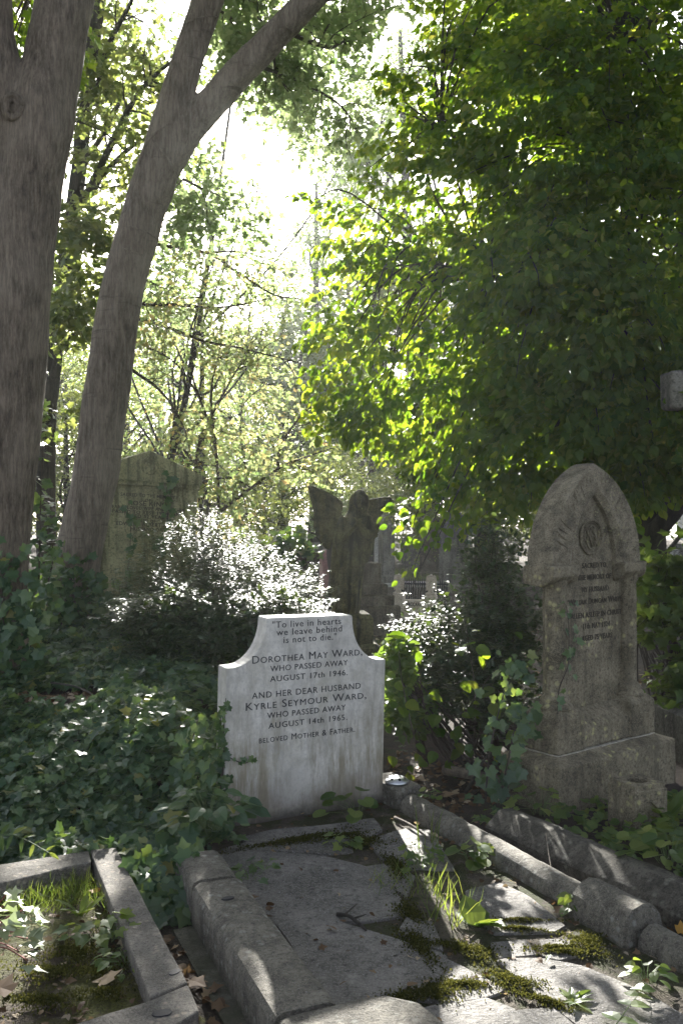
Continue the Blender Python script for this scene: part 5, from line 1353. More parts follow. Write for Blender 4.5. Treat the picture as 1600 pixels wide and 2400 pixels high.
def sunlit_far(pos):
    """the shrubs stand below the gaps that light them, so only the paving gaps pass through them"""
    keep = GAPS[:]; GAPS[:] = keep[:26]
    r = ~in_gap(pos); GAPS[:] = keep
    return r | (pos[:, 2] < 0.9)
sh = (lambda px, py, Y: tuple(P(px, py, Y)))
def sloping_top(rg, n):
    """shoot tips over the shrub's top, which falls gently from its far crest (about 1.7 m) to its near rim (0.9 m)"""
    ox = np.array([262, 300, 362, 400, 470, 530, 600, 660, 720, 765]); oy = np.array([1385, 1305, 1240, 1196, 1176, 1200, 1262, 1280, 1315, 1385])
    x = 265 + 495 * rg.random(n); yt = np.interp(x, ox, oy); s = rg.random(n) ** .8
    top = np.array([tuple(P(a, b, 8.4)) for a, b in zip(x, yt)]); low = np.array([tuple(P(a, 1455, 6.5)) for a in x])
    t = top + (low - top) * s[:, None]
    t[:, 0] += .10 * rg.normal(size=n); t[:, 2] += .035 * rg.normal(size=n) + .05 * np.sin(t[:, 0] * 13 + t[:, 1] * 9) + .05 * rg.random(n) ** 4
    return t
shrub('glossy small leaved shrub sparkling in the sun behind the white headstone', (-0.95, 7.3, H(-.95, 7.3)),
      [(sh(500, 1490, 6.75), (.66, .42, .30), 1.5), (sh(420, 1450, 6.8), (.42, .4, .25), 1.2), (sh(640, 1450, 6.8), (.36, .35, .25), 1.2), (sh(480, 1420, 7.5), (.6, .6, .3), .5)], M['shrub'], 'small', .050, 760, 22, .30, 51, .2, .02, .13, .13, sloping_top(np.random.default_rng(500), 1300))
shrub('dark glossy bush with scattered bright glints between the two headstones', (1.0, 6.2, 0),
      [(sh(1080, 1530, 6.4), (.52, .45, .50), 1.6), (sh(1150, 1330, 6.6), (.30, .35, .42)), (sh(1210, 1480, 6.3), (.34, .35, .5)), (sh(1000, 1600, 6.1), (.32, .35, .42)), (sh(1160, 1640, 6.0), (.36, .35, .36))], M['shrub'], 'small', .052, 620, 22, .34, 52, .18)
shrub('dark leafy undergrowth at the right edge behind the brown tombstone', (2.5, 6.6, 0),
      [(sh(1560, 1340, 6.7), (.32, .4, .3)), (sh(1600, 1450, 6.5), (.35, .4, .4)), (sh(1620, 1620, 6.3), (.3, .4, .4)), (sh(1480, 1400, 7.4), (.4, .4, .5)), (sh(1800, 1400, 6.6), (.5, .5, .6))], M['herb'], 'maple', .10, 260, 12, .3, 53, .25, .3, .4, .5)
shrub('low dark shrub behind the right kerbs below the glossy bush', (0.75, 5.9, 0),
      [(sh(960, 1660, 5.8), (.2, .22, .2)), (sh(930, 1560, 5.6), (.12, .2, .25))], M['herb'], 'ovate', .06, 130, 10, .16, 54, .4, .3, .4, .4)

# ================================================================== IVY
rg = np.random.default_rng(61)
def ivy_at(L, rg, pos, lift, size, nb=(0, -0.35, 1.0), jit=.42, rnd=(0, 1)):
    n = len(pos)
    p = pos + np.array([[0, 0, 1]]) * lift[:, None]
    nr = unit(np.array([nb]) + jit * rg.normal(size=(n, 3)))
    d = unit(rg.normal(size=(n, 3)) * .7 + np.array([[0, -.7, -.25]]))
    d = unit(d - nr * (d * nr).sum(1, keepdims=True))
    L.put(p, d, nr, size * (.55 + .8 * rg.random(n)), np.clip(rnd[0] + (rnd[1] - rnd[0]) * rg.random(n), 0, 1))
def scatter(rg, n, x0, x1, y0, y1, test):
    X = x0 + (x1 - x0) * rg.random(n); Y = y0 + (y1 - y0) * rg.random(n)
    k = test(X, Y); X, Y = X[k], Y[k]
    return np.stack([X, Y, height(X, Y)], -1)
L = Leaves('ivy')
def bare(X, Y):
    """a bare earthy hollow in the ivy"""
    return ((X + 1.75) / .34) ** 2 + ((Y - 5.75) / .3) ** 2 < 1
def on_bank(X, Y):
    front = 4.13 + 0.0 * X
    u = (X - GO.x) * UX.x + (Y - GO.y) * UX.y; v = (X - GO.x) * VX.x + (Y - GO.y) * VX.y
    backline = pB[1] + (X - pB[0]) * (pL0[1] - pB[1]) / (pL0[0] - pB[0])
    ok = (Y > backline + .02) & ((u < -0.03) | (v < -0.12)) & (X < -0.50 + .10 * np.sin(Y * 9)) & ~bare(X, Y)
    return ok & ~((u > -0.60) & (v > 0.40))
for (n, x0, x1, y0, y1, s) in ((18000, -3.2, -.45, 4.05, 5.6, .056), (13500, -3.4, -.4, 5.6, 7.4, .062), (5000, -6.5, -3.2, 4.0, 8, .085), (6000, -4, -.3, 7.4, 10, .085)):
    p = scatter(rg, n, x0, x1, y0, y1, on_bank)
    cl = .5 + .5 * vnoise(p[:, 0], p[:, 1], 5.0, 3.3)
    lift = (.02 + .20 * cl) * rg.random(len(p)) ** .6 + .015
    # ivy heaps up against the side of the headstone
    near = np.exp(-((p[:, 0] + .86) / .3) ** 2 - ((p[:, 1] - 4.85) / .35) ** 2)
    lift += near * .16 * rg.random(len(p))
    ivy_at(L, rg, p, lift, s)
# tongue of ivy hanging between the two graves
p = scatter(rg, 900, -1.0, -.45, 3.55, 4.3, lambda X, Y: ((X + .78 + .25 * (Y - 4.0)) / .17) ** 2 + ((Y - 3.98) / .36) ** 2 < 1)
ivy_at(L, rg, p, (.02 + .15 * rg.random(len(p))) * np.clip((p[:, 1] - 3.5) / .4, .2, 1), .072, (0.1, -.7, .8), .4)
iv = link('ivy', L.mesh('ivy'), M['ivy']); tag(iv, 'dark ivy covering the bank left of the white headstone', 'ivy', kind='stuff')
def climber(label, name, stems_pts, n, spread, size, nb, mat='ivy', r=.006, seed=1, rnd=(0, 1), parent=None, leaf='ivy'):
    rg = np.random.default_rng(seed)
    pts = [smooth_line(s, 6) for s in stems_pts]
    t = empty('ivy_vine', pts[0][0], label, 'ivy')
    bm = bmesh.new(); L = Leaves(leaf)
    for ln in pts:
        tube(bm, ln, [r * (1 - .7 * i / len(ln)) for i in range(len(ln))], 5, False)
        i = rg.integers(0, len(ln), n); c = np.array([tuple(q) for q in ln])[i]
        ivy_at(L, rg, c + spread * rg.normal(size=(n, 3)) + np.array([nb]) * .015, np.zeros(n), size, nb, .35, rnd)
    bm_obj('stem', bm, M['twig'], t); link('leaves', L.mesh('leaves'), M[mat], t)
    return t
fn = tuple(hs_fr.to_3x3() @ Vector((0, -1, 0)))
hp = lambda u, z, y=-.006: hs_fr @ Vector((u, y, z))
climber('thin ivy runner climbing the left edge of the white headstone', 'v', [[hp(-.03, 0.02), hp(-.015, .2), hp(-.004, .36), hp(-.008, .5), hp(0.0, .66)], [hp(-.02, .3, .05), hp(-.012, .45, .05), hp(-.008, .58, .04)]], 46, .016, .040, fn, seed=71)
climber('single ivy tendril reaching over the white headstone face below the lettering', 'v', [[hp(-.004, .38), hp(.05, .345), hp(.10, .322), hp(.135, .328), hp(.165, .34)]], 9, .008, .034, fn, r=.003, seed=72)
climber('ivy growing round the foot of the left edge of the white headstone', 'v', [[hp(-.08, -.02), hp(-.06, .15, .02), hp(-.05, .3, .03)], [hp(-.12, -.02, .05), hp(-.12, .2, .08), hp(-.07, .4, .08)], [hp(-.16, .0, .1), hp(-.15, .3, .14), hp(-.10, .55, .12)]], 75, .04, .058, (-.3, -.7, .6), seed=73)
tp = lambda u, y, z: tf @ Vector((u, y, z))
tn = tuple(tf.to_3x3() @ Vector((0, -1, .2)))
climber('ivy strand running up the left column of the brown tombstone', 'v', [[tp(.08, .08, .50), tp(.14, .12, .62), tp(.235, .135, .74), tp(.25, .14, .86), tp(.24, .135, .98), tp(.22, .135, 1.08)]], 26, .022, .050, tn, r=.004, seed=74)
climber('ivy and bramble leaves pressing against the left side of the brown plinth', 'v', [[tp(-.10, .34, -.02), tp(-.08, .3, .2), tp(-.04, .28, .4), tp(.03, .24, .52)], [tp(-.2, .35, 0), tp(-.16, .35, .3), tp(-.05, .34, .62), tp(.0, .3, .8)]], 50, .05, .07, (-.2, -.8, .5), seed=75)
climber('sunlit ivy trailing up the right side of the broad left trunk', 'v', [[P(92, 1360, 6.4), P(94, 1250, 6.42), P(98, 1120, 6.45), P(103, 1000, 6.5), P(104, 960, 6.5)], [P(110, 1380, 6.5), P(125, 1300, 6.6), P(112, 1220, 6.6), P(100, 1180, 6.5)]], 62, .035, .07, (.3, -.4, .9), seed=76)
climber('dark ivy round the foot of the leaning trunk', 'v', [[P(120, 1560, 7.7), P(150, 1440, 7.75), P(165, 1370, 7.75), P(180, 1310, 7.78)], [P(210, 1540, 7.75), P(225, 1430, 7.8), P(215, 1370, 7.8)], [P(90, 1560, 7.6), P(110, 1420, 7.7), P(120, 1330, 7.7)]], 130, .075, .085, (.05, -.85, .5), seed=77)
climber('dark ivy round the foot of the broad left trunk', 'v', [[P(10, 1620, 6.05), P(15, 1500, 6.05), P(5, 1420, 6.05), P(12, 1300, 6.1)], [P(70, 1600, 6.1), P(72, 1480, 6.1), P(66, 1400, 6.12)], [P(-40, 1600, 6.0), P(-50, 1450, 6.0), P(-30, 1330, 6.05)]], 120, .065, .08, (.05, -.85, .5), seed=78)
climber('ivy draping over the top of the plain brown headstone', 'v', [[bhf @ Vector((-.32, -.1, 1.0)), bhf @ Vector((-.2, -.08, 1.28)), bhf @ Vector((.0, -.07, 1.38)), bhf @ Vector((.14, -.08, 1.33)), bhf @ Vector((.2, -.09, 1.2))], [bhf @ Vector((-.1, -.09, 1.1)), bhf @ Vector((0, -.08, 1.3))]], 150, .065, .075, (0, -.7, .8), seed=79)
climber('ivy strands hanging over the lettering of the gabled monument', 'v', [[rf_ @ Vector((-.16, -.0, .3)), rf_ @ Vector((-.17, .0, .8)), rf_ @ Vector((-.15, .01, 1.3)), rf_ @ Vector((-.18, .01, 1.72))], [rf_ @ Vector((.22, 0, 1.2)), rf_ @ Vector((.25, 0, 1.5)), rf_ @ Vector((.2, -.03, 1.8)), rf_ @ Vector((.27, -.06, 2.0))]], 34, .03, .08, (0, -1, .1), seed=80)
climber('broad leaved bramble standing before the dark glossy bush', 'v', [[(.62, 5.55, 0), (.72, 5.5, .35), (.86, 5.45, .6), (1.0, 5.5, .72)], [(.95, 5.5, 0), (1.0, 5.4, .3), (1.1, 5.4, .55)], [(.8, 5.6, 0), (.8, 5.5, .5), (.74, 5.5, .95)], [(.5, 5.5, 0), (.42, 5.35, .3), (.35, 5.3, .62), (.33, 5.3, .8)]], 17, .09, .085, (.05, -.45, .9), 'lime', .005, 81, leaf='ovate')

# ================================================================== SMALL PLANTS
def rosette(label, g, n, ln, wid_leaf, mat, seed, rise=.5, name='weed'):
    rg = np.random.default_rng(seed); t = empty(name, g, label, 'weed')
    L = Leaves(wid_leaf); a = rg.random(n) * 6.28 ; e = rise * (.4 + .9 * rg.random(n))
    d = np.stack([np.cos(a), np.sin(a), e], -1); nr = np.stack([-np.cos(a) * e, -np.sin(a) * e, np.ones(n)], -1) + .2 * rg.normal(size=(n, 3))
    L.put(np.repeat(np.array([tuple(g)]), n, 0) + .008 * rg.normal(size=(n, 3)) * np.array([[1, 1, 0]]), d, nr, ln * (.6 + .5 * rg.random(n)), rg.random(n))
    link('leaves', L.mesh('leaves'), M[mat], t)
    return t
def leafy(label, g, n, rad, h, size, leaf, mat, seed, name='weed', cat='weed'):
    """low clump: each leaf on its own thin stalk"""
    rg = np.random.default_rng(seed); t = empty(name, g, label, cat)
    L = Leaves(leaf); bm = bmesh.new(); g = Vector(g)
    for i in range(n):
        a = rg.random() * 6.28; r = rad * math.sqrt(rg.random()); z = h * (.35 + .65 * rg.random()) * (1 - .4 * (r / rad) ** 2)
        q = g + Vector((r * math.cos(a), r * math.sin(a), z))
        tube(bm, [g + Vector((.3 * r * math.cos(a), .3 * r * math.sin(a), 0)), (g + q) / 2 + Vector((0, 0, .2 * h)) * .5, q], [.0016, .0013, .001], 4, False)
        L.put(np.array([tuple(q)]), np.array([[math.cos(a) + .3 * rg.normal(), math.sin(a) + .3 * rg.normal(), -.15]]), np.array([[.35 * rg.normal(), .35 * rg.normal() - .15, 1]]), size * (.6 + .7 * rg.random()), rg.random())
    bm_obj('stalks', bm, M['stem_green'], t); link('leaves', L.mesh('leaves'), M[mat], t)
    return t
def tuft(label, g, n, h, rad, seed, lean=.35):
    rg = np.random.default_rng(seed); t = empty('grass_tuft', g, label, 'grass tuft')
    L = Leaves('blade'); r = rad * np.sqrt(rg.random(n)); a = rg.random(n) * 6.28
    pos = np.array([tuple(g)]) + np.stack([r * np.cos(a), r * np.sin(a), np.zeros(n)], -1)
    d = np.stack([lean * rg.normal(size=n), lean * rg.normal(size=n), np.ones(n)], -1)
    L.put(pos, d, rg.normal(size=(n, 3)), h * (.4 + .7 * rg.random(n)), rg.random(n)); link('blades', L.mesh('blades'), M['grass'], t)
def pinnate(label, pts, pairs, size, seed, leaf='lance', mat='herb', nrm=(0, 0, 1), r=.002, name='fern_leaf'):
    """feathered leaf: midrib with leaflets in pairs"""
    rg = np.random.default_rng(seed); t = empty(name, pts[0], label, 'fern leaf' if 'fern' in name else 'leaf')
    ln = smooth_line(pts, 8); bm = bmesh.new(); tube(bm, ln, [r * (1 - .6 * i / len(ln)) for i in range(len(ln))], 5); bm_obj('midrib', bm, M['stem_green'], t)
    for k in range(pairs):
        f = .12 + .86 * k / (pairs - 1); i = min(len(ln) - 2, int(f * (len(ln) - 1))); p = ln[i]; d = (ln[i + 1] - ln[i]).normalized(); s = d.cross(Vector(nrm)).normalized()
        for sg in (-1, 1):
            L = Leaves(leaf); L.put(np.array([tuple(p)]), np.array([tuple(d * .45 + s * sg + .1 * Vector(rg.normal(size=3)))]), np.array([tuple(Vector(nrm) + .15 * Vector(rg.normal(size=3)))]), size * (1 - .5 * f * f) * (.85 + .3 * rg.random()), rg.random()); link('leaflet', L.mesh('leaflet'), M[mat], t)
    L = Leaves(leaf); L.put(np.array([tuple(ln[-1])]), np.array([tuple(ln[-1] - ln[-2])]), np.array([nrm]), size * .7, rg.random())
    link('leaflet', L.mesh('leaflet'), M[mat], t)
def gz(x, y, z=None):
    g = G(x, y, 0.01); g.z = H(g.x, g.y) if z is None else z; return g
rosette('broad leaved weed rosette growing in the sunlit paving joint', gz(1125, 2172, .012), 9, .13, 'ovate', 'herb', 91, .7)
rosette('small weed rosette in the dark joint at the bottom right', gz(1345, 2352, .012), 12, .07, 'lance', 'herb', 92, .6)
leafy('scalloped leaf weed clump against the round kerb', gz(1108, 2020, .01), 26, .085, .10, .055, 'round', 'herb', 93)
leafy('weed with pale sunlit leaves at the top of the grass strip', gz(985, 2030, .01), 30, .10, .10, .045, 'maple', 'herb', 94)
leafy('round scalloped leaves at the right foot of the white headstone', gz(838, 1918, .01), 12, .17, .14, .07, 'round', 'herb', 95)
leafy('small leaved weed in the joint left of the grass strip', gz(800, 1985, .01), 16, .08, .07, .045, 'ivy', 'herb', 96)
leafy('ivy sprig creeping over the left kerb onto the dark slab', gz(590, 2060, .02), 14, .12, .06, .05, 'ivy', 'ivy', 97)
leafy('little ivy seedling on the dark slab', gz(618, 2040, .016), 7, .05, .06, .05, 'ivy', 'herb', 98)
leafy('bright weed behind the half round kerbs at the right', gz(1350, 2135, .01), 12, .06, .09, .045, 'ovate', 'herb', 99)
leafy('small weed at the lower right edge of the paving', gz(1515, 2300, .01), 14, .07, .07, .04, 'ovate', 'herb', 100)
leafy('leafy weed beside the far end of the round kerb', gz(1160, 1935, 0), 16, .08, .10, .06, 'maple', 'herb', 101)
leafy('leaf cluster on the far end of the round kerb', gz(1010, 1900, .08), 10, .06, .04, .04, 'round', 'herb', 102)
leafy('large leaved plant at the right edge in front of the broad kerb', gz(1570, 2060, .08), 34, .20, .16, .085, 'round', 'herb', 103, 'plant', 'plant')
leafy('young plant with soft leaves right of the stone vase', gz(1600, 1960, 0), 40, .20, .14, .07, 'maple', 'herb', 104, 'plant', 'plant')
rosette('long leaved dock plant rising beside the stone vase', gz(1562, 1935, 0), 5, .26, 'lance', 'herb', 105, 2.2)
leafy('ivy leaves at the foot of the brown plinth corner', gz(1265, 1905, 0), 20, .14, .14, .07, 'ivy', 'herb', 106)
leafy('clump of dark green weeds inside the left grave', gz(245, 2215, .03), 44, .14, .10, .05, 'ivy', 'herb', 107)
leafy('small weeds along the inner edge of the flat kerb', gz(300, 2275, .03), 22, .10, .06, .04, 'ovate', 'herb', 108)
leafy('weed with drooping leaves at the front of the ivy bank', (-.62, 4.28, .12), 60, .20, .22, .08, 'ovate', 'ivy', 109, 'plant', 'plant')
rosette('pale dead nettle shoot in the left grave', gz(190, 2160, .03), 9, .12, 'lance', 'grass', 110, 1.4)
# silvery plant at the left edge; its leaf colour is lightened to look sunlit
pl = empty('plant', gz(-50, 2260, .03), 'sunlit plant with jagged silvery leaves on red stalks at the left edge', 'plant')
L = Leaves('maple'); bm = bmesh.new(); rg = np.random.default_rng(111)
root_ = Vector(pl.location)
for x, y, Y in ((20, 2110, 3.0), (60, 2130, 2.95), (30, 2150, 2.9), (80, 2160, 2.92), (50, 2185, 2.85), (70, 2200, 2.88), (10, 2170, 2.9), (45, 2230, 2.8), (65, 2250, 2.8), (20, 2090, 3.1), (-20, 2140, 2.9), (-40, 2180, 2.9)):
    q = P(x, y, Y); tube(bm, smooth_line([root_, (root_ + q) / 2 + Vector((0, 0, .04)), q], 4), [.0025] * 9, 5, False)
    L.put(np.array([tuple(q + .012 * Vector(rg.normal(size=3))) for _ in range(3)]), np.array([[.9, -.3, 0.05]] * 3) + .55 * rg.normal(size=(3, 3)), np.array([[0, .2, 1]] * 3) + .25 * rg.normal(size=(3, 3)), .06, rg.random(3))
M['red_stalk'] = plain('red_stalk', (.22, .07, .05), .6)
bm_obj('stalks', bm, M['red_stalk'], pl); link('leaves', L.mesh('leaves'), leafmat('sunlit_pale_leaf', [(0, (.22, .26, .15)), (1, (.38, .42, .27))], [(0, (.3, .38, .15)), (1, (.4, .48, .2))], .45, .25, .6), pl)
# grass
tuft('tall sunlit grass tuft in the paving joint', gz(1050, 2150, .005), 34, .17, .10, 121)
tuft('grass tuft beside the broad leaved weed, blades leaning', gz(1010, 2090, .005), 34, .15, .10, 122)
tuft('thin grass stalks by the sun patch near the flower block', gz(1010, 1990, .005), 12, .22, .08, 123, .2)
tuft('short grass tuft between dark slabs and sun strip', gz(935, 2075, .005), 70, .11, .14, 124, .6)
tuft('bright grass seedling in the left grave', gz(175, 2110, .03), 26, .12, .05, 125, .5)
L = Leaves('blade'); rg = np.random.default_rng(126)
p = scatter(rg, 5200, -1.75, -.98, 3.3, 4.0, lambda X, Y: inside_np([pA, lk(275, 2150), lk(120, 2170), lk(-60, 2150), lk(-150, 2085)], X, Y)) if False else None
def inside_np(poly, X, Y):
    c = np.zeros(len(X), bool); n = len(poly)
    for i in range(n):
        (x0, y0), (x1, y1) = poly[i], poly[(i + 1) % n]
        c ^= ((y0 > Y) != (y1 > Y)) & (X < (x1 - x0) * (Y - y0) / (y1 - y0 + 1e-12) + x0)
    return c
gp_ = [(g.x, g.y) for g in (G(226, 2045, .03), G(278, 2150, .03), G(190, 2130, .03), G(60, 2150, .03), G(-100, 2150, .03), G(-120, 2105, .03))]
p = scatter(rg, 9000, -1.9, -.7, 3.2, 4.1, lambda X, Y: inside_np(gp_, X, Y))
p = p[rg.random(len(p)) < .25 + .75 * (vnoise(p[:, 0], p[:, 1], 9, 2) > -.1)]
n = len(p); L.put(p, np.stack([.5 * rg.normal(size=n), .5 * rg.normal(size=n) - .1, np.ones(n)], -1), rg.normal(size=(n, 3)), .075 * (.4 + .9 * rg.random(n)), .75 * rg.random(n))
# far lawn beyond the path and thin grass behind the headstone
p = scatter(rg, 9000, -6, 2.4, 21, 25, lambda X, Y: X < 9)
n = len(p); L.put(p, np.stack([.4 * rg.normal(size=n), .4 * rg.normal(size=n), np.ones(n)], -1), rg.normal(size=(n, 3)), .16 * (.5 + .8 * rg.random(n)), .6 * rg.random(n))
p = scatter(rg, 6000, -.3, 1.6, 10.5, 14, lambda X, Y: vnoise(X, Y, 2.5, 1) > -.2)
n = len(p); L.put(p, np.stack([.5 * rg.normal(size=n), .5 * rg.normal(size=n), np.ones(n)], -1), rg.normal(size=(n, 3)), .07 * (.5 + .8 * rg.random(n)), .6 * rg.random(n))
tag(link('grass', L.mesh('grass'), M['grass']), 'short grass in the left grave and far lawn', 'grass', kind='stuff')
# moss in the joints: thousands of tiny tufts
L = Leaves('small'); rg = np.random.default_rng(131)
def mossy(x, y, rx, ry, n, z=.008, rot=0.0):
    c = gz(x, y, z); a = rg.random(n) * 6.28; r = np.abs(.62 * rg.normal(size=n)) * (1 + .35 * np.sin(a * 3 + x) + .25 * np.sin(a * 7 + y))
    u, v = r * np.cos(a) * rx, r * np.sin(a) * ry; cs, sn = math.cos(rot), math.sin(rot)
    p = np.stack([c.x + u * cs - v * sn, c.y + u * sn + v * cs, z + .005 * np.clip(1 - r, 0, 1) + .004 * rg.random(n)], -1)
    L.put(p, np.stack([.8 * rg.normal(size=n), .8 * rg.normal(size=n), np.ones(n)], -1), rg.normal(size=(n, 3)) , .009 * (.6 + .8 * rg.random(n)), rg.random(n))
for a in ((980, 2215, .05, .16, 2200, .008, .3), (1085, 2225, .13, .045, 2600, .01, -.5), (1220, 2180, .12, .02, 900, .01, -.2), (1375, 2215, .06, .07, 2000, .016, 0), (1330, 2235, .10, .025, 1500, .012, -.1), (1220, 2160, .14, .02, 900, .01, 0),
          (1010, 2330, .12, .055, 2600, .012, .35), (1090, 2310, .09, .03, 1400, .01, 0), (1200, 2300, .10, .045, 1700, .01, -.6), (1280, 2350, .10, .03, 1300, .01, -.6), (940, 2345, .10, .04, 1400, .012, .6), (690, 1975, .30, .05, 3000, .018, .45), (850, 1975, .10, .09, 1800, .014, 0), (925, 2030, .05, .15, 1800, .01, .2), (960, 2140, .05, .12, 1500, .01, .3),
          (800, 1965, .14, .03, 1000, .02, .4), (1300, 2225, .1, .02, 700, .012, 0)):
    mossy(*a)
for a in ((180, 2250, .12, .10, 2200, .04), (120, 2300, .12, .06, 1800, .04), (230, 2300, .10, .05, 1500, .04), (100, 2370, .16, .05, 2200, .04), (260, 2190, .08, .05, 900, .04), (250, 2350, .08, .04, 1000, .04)):
    mossy(*a)
tag(link('moss', L.mesh('moss'), M['moss']), 'yellow green moss filling the joints of the paving', 'moss', kind='stuff')
# ground cover round the brown tombstone
L = Leaves('round'); rg = np.random.default_rng(141)
p = scatter(rg, 2600, .9, 3.0, 3.6, 5.2, lambda X, Y: ((Y > 4.75 - .95 * (X - .75)) & (Y < 4.86 + .75 * (X - 1.16)) & (vnoise(X, Y, 6, 2.0) > -.35)))
ivy_at(L, rg, p, .01 + .07 * rg.random(len(p)), .042, (0, -.25, 1), .3)
tag(link('ground_cover', L.mesh('ground_cover', lambda q: np.ones(len(q), bool)), M['herb']), 'low soft leaved ground cover before the brown tombstone', 'ground cover', kind='stuff')
pinnate('fern frond arching over the back kerb of the left grave', [P(-60, 1985, 3.9), P(10, 1955, 3.86), P(60, 1968, 3.82), P(115, 1998, 3.78)], 6, .075, 151, nrm=(0, -.6, .8), r=.0022)
pinnate('dark feathered leaf lying on the paving at the lower right', [gz(1440, 2420, .03), gz(1475, 2385, .05), gz(1500, 2350, .045), gz(1508, 2325, .03)], 5, .065, 152, leaf='ovate', name='compound_leaf', r=.0018)
# ================================================================== TWIGS AND FALLEN LEAVES
def stick(name, label, pts, r, mat='twig', cat='twig', side=0):
    bm = bmesh.new(); ln = smooth_line(pts, 6); tube(bm, ln, lerp_list(r, 6), 8, True, .25, len(label))
    for k in range(side):
        i = (k + 1) * len(ln) // (side + 2); d = Vector((.05, .03 * (-1) ** k, .03)); tube(bm, [ln[i], ln[i] + d * .6, ln[i] + d], [r[0] * .5, r[0] * .4, r[0] * .2], 5)
    tag(bm_obj(name, bm, M[mat], None, True), label, cat)
stick('twig', 'short black twig lying across two dark slabs', [gz(790, 2150, .022), gz(815, 2158, .03), gz(838, 2172, .026), gz(858, 2188, .022)], [.009, .007, .008, .004], 'bark_dark', side=2)
stick('branch', 'fallen branch lying on the soil behind the round kerb', [(.62, 5.55, .04), (.85, 5.35, .05), (1.05, 5.1, .06)], [.03, .028, .022], 'bark', 'branch', 1)
stick('twig', 'thin twig leaning across the fallen branch', [(.70, 5.2, .01), (.78, 5.28, .1), (.86, 5.36, .2)], [.009, .008, .004], 'bark_dark')
stick('twig', 'brown stick beside the round kerb below the flower block', [gz(925, 1920, .02), gz(965, 1945, .03), gz(1010, 1975, .02)], [.008, .007, .004], 'bark')
stick('branch', 'broken pale branch stub in the bare hollow of the ivy', [P(70, 1655, 5.4), P(85, 1680, 5.38), P(100, 1700, 5.35), P(125, 1712, 5.3)], [.022, .02, .018, .012], 'bark', 'branch', 1)
stick('twig', 'long thin twig arching over the bare hollow in the ivy', [P(120, 1600, 5.7), P(180, 1610, 5.6), P(240, 1640, 5.5)], [.006, .005, .003], 'bark_dark')
stick('twig', 'curved dead leaf stalk standing behind the round kerb', [gz(1305, 2105, 0), gz(1290, 2055, .05), gz(1278, 2010, .12)], [.003, .002, .001], 'bark')
def fallen(label, q, size, mat, leaf, seed, nrm=(0, 0, 1)):
    rg = np.random.default_rng(seed); L = Leaves(leaf); a = rg.random() * 6.28
    L.put(np.array([tuple(q)]), np.array([[math.cos(a), math.sin(a), .1]]), np.array([nrm]) + .2 * rg.normal(size=(1, 3)), size, rg.random(1))
    tag(link('fallen_leaf', L.mesh('fallen_leaf'), M[mat]), label, 'leaf', 'fallen leaves')
for i, (lab, q, s, m, lf) in enumerate((('bright yellow leaf caught upright on the ivy', P(165, 1712, 5.15), .07, 'yellowleaf', 'ovate'), ('orange leaf on the soil at the right edge beside the kerb block', gz(1582, 2185, .02), .07, 'orange', 'maple'), ('curled pink brown leaf in sun at the top of the mossy square stones', gz(1325, 2150, .03), .07, 'dry', 'maple'),
        ('pale dry leaf curled against the left kerb beside the slab gap', gz(585, 2110, .03), .07, 'dry', 'maple'), ('pale curled leaf by the left kerb next to the second dark slab', gz(640, 2160, .03), .09, 'dry', 'ovate'), ('flat brown leaf lying in the middle of the second dark slab', gz(765, 2180, .026), .05, 'dry', 'ovate'), ('pale leaf on the sun patch by the thin grass stalks', gz(1005, 1962, .03), .06, 'dry', 'ovate'),
        ('pale pointed dead leaf on the moss of the left grave', gz(250, 2335, .05), .10, 'dry', 'maple'), ('grey dead leaf leaning on the inner side of the flat kerb', gz(280, 2230, .05), .08, 'dry', 'maple'), ('orange brown leaf in the grass of the left grave', gz(225, 2115, .05), .06, 'orange', 'maple'), ('brown leaf lying at the front kerb of the left grave', gz(200, 2375, .05), .06, 'dry', 'lance'), ('bleached long leaf at the lower left corner', gz(30, 2360, .06), .12, 'dry', 'maple'),
        ('small red brown leaf at the left part of the bottom slab', gz(818, 2310, .026), .04, 'dry', 'lance'), ('green pointed leaf lying on the long mottled slab', gz(1290, 2250, .03), .05, 'herb', 'lance'), ('brown leaf on the moss below the sun strip', gz(955, 2325, .03), .045, 'dry', 'ovate'), ('tan leaf in the gutter between the two graves', gz(445, 2290, .0), .08, 'dry', 'maple'))):
    fallen(lab, q, s, m, lf, 200 + i, (0, -.6, .6) if i == 0 else (0, 0, 1))
L = Leaves('ovate'); L2 = Leaves('maple'); rg = np.random.default_rng(161)
def litter(n, x0, x1, y0, y1, size, test):
    p = scatter(rg, n, x0, x1, y0, y1, test); k = len(p); p[:, 2] += .004 + .012 * rg.random(k)
    for LL, m in ((L, np.arange(k) % 2 == 0), (L2, np.arange(k) % 2 == 1)):
        c = int(m.sum()); a = rg.random(c) * 6.28
        LL.put(p[m], np.stack([np.cos(a), np.sin(a), .25 * rg.normal(size=c)], -1), np.array([[0, 0, 1]]) + .4 * rg.normal(size=(c, 3)), size * (.5 + .9 * rg.random(c)), rg.random(c) ** 1.6)
def uvt(u0, u1, v0, v1):
    def f(X, Y):
        u = (X - GO.x) * UX.x + (Y - GO.y) * UX.y; v = (X - GO.x) * VX.x + (Y - GO.y) * VX.y
        return (u > u0) & (u < u1) & (v > v0) & (v < v1)
    return f
litter(1500, -1.2, .2, 2.2, 4.2, .045, uvt(-.66, -.55, .5, 2.4))
litter(1400, .2, 2.0, 2.4, 5.2, .04, uvt(1.08, 1.3, -.2, 2.6))
litter(500, .0, 1.4, 2.4, 5.0, .032, uvt(.80, .92, .1, 2.2))
litter(300, -.5, 1.2, 2.6, 5.0, .026, uvt(-.30, .9, .05, 2.2))
litter(160, -.8, .2, 2.6, 4.4, .03, uvt(-.33, -.24, .4, 2.0))
litter(900, .3, 1.4, 4.6, 6.2, .05, uvt(1.05, 2.2, -1.2, .3))
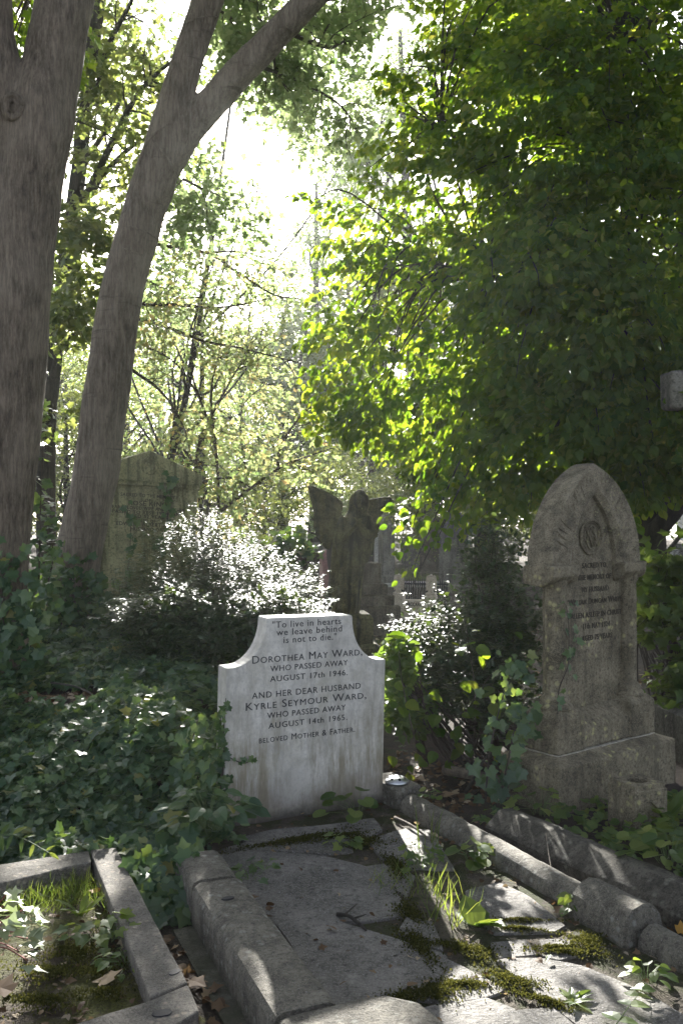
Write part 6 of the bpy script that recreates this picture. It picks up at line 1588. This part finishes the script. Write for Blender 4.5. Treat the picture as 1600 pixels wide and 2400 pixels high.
litter(260, -1.7, -.6, 2.6, 3.7, .03, lambda X, Y: inside_np([pA, pC, (-1.5, 2.6), (-1.7, 3.7)], X, Y))
litter(400, -2.2, -1.4, 5.4, 6.1, .05, bare)
litter(1400, -.6, 3.2, 7.5, 14, .06, lambda X, Y: X > -9)
me1 = L.mesh('a'); me2 = L2.mesh('b'); bmx = bmesh.new(); bmx.from_mesh(me1); bmx.from_mesh(me2); me = bpy.data.meshes.new('leaf_litter'); bmx.to_mesh(me); bmx.free()
tag(link('leaf_litter', me, M['dry']), 'dry brown leaf litter on the soil between the graves', 'leaf litter', kind='stuff')
# ================================================================== AIR, LIGHT, CAMERA
hz = bmesh.new(); box(hz, Matrix.Identity(4), (-70, 70), (-31, 94), (-1.4, 21.5))
m, nt, b, out = nodes('haze')
nt.nodes.remove(b); pv = N(nt, 'ShaderNodeVolumePrincipled')
pv.inputs['Color'].default_value = (0.95, 0.97, 1.0, 1); pv.inputs['Density'].default_value = HAZE; pv.inputs['Anisotropy'].default_value = ANISO
nt.links.new(pv.outputs[0], out.inputs['Volume'])
tag(bm_obj('haze', hz, m), 'thin sunlit haze between the trees', 'haze', kind='stuff')
w = bpy.data.worlds.new('World'); SC.world = w; w.use_nodes = True
nt = w.node_tree; bg = nt.nodes['Background']
sky = nt.nodes.new('ShaderNodeTexSky'); sky.sky_type = 'NISHITA'; sky.sun_disc = False
sky.sun_elevation = SUN_EL; sky.sun_rotation = SUN_AZ; sky.air_density = 0.5; sky.dust_density = 1.5; sky.ozone_density = 0.0
hs_ = nt.nodes.new('ShaderNodeHueSaturation'); hs_.inputs['Saturation'].default_value = 0.5   # thin white overcast over the blue
nt.links.new(sky.outputs[0], hs_.inputs['Color']); nt.links.new(hs_.outputs[0], bg.inputs[0]); bg.inputs[1].default_value = SKY
sd = bpy.data.lights.new('sun', 'SUN'); sd.energy = SUNP; sd.angle = R(0.53); sd.color = (1.0, 0.965, 0.90)
so_ = bpy.data.objects.new('sun', sd); COL.objects.link(so_); so_.rotation_euler = SUN.to_track_quat('Z', 'Y').to_euler(); so_.location = (-3, 20, 18)
cd = bpy.data.cameras.new('camera'); cd.sensor_width = 36; cd.lens = F / 2400 * 36; cd.clip_start = 0.05; cd.clip_end = 600
cam = bpy.data.objects.new('camera', cd); COL.objects.link(cam); cam.location = (0, 0, EYE); cam.rotation_euler = (R(90), 0, 0); SC.camera = cam
SC.view_settings.view_transform = 'Standard'; SC.view_settings.look = 'None'; SC.view_settings.exposure = EXPO; SC.view_settings.gamma = 1.0
SC.cycles.max_bounces = 10; SC.cycles.diffuse_bounces = 4; SC.cycles.transmission_bounces = 8; SC.cycles.volume_bounces = 1; SC.cycles.transparent_max_bounces = 8
SC.cycles.sample_clamp_indirect = 6.0; SC.cycles.use_denoising = True
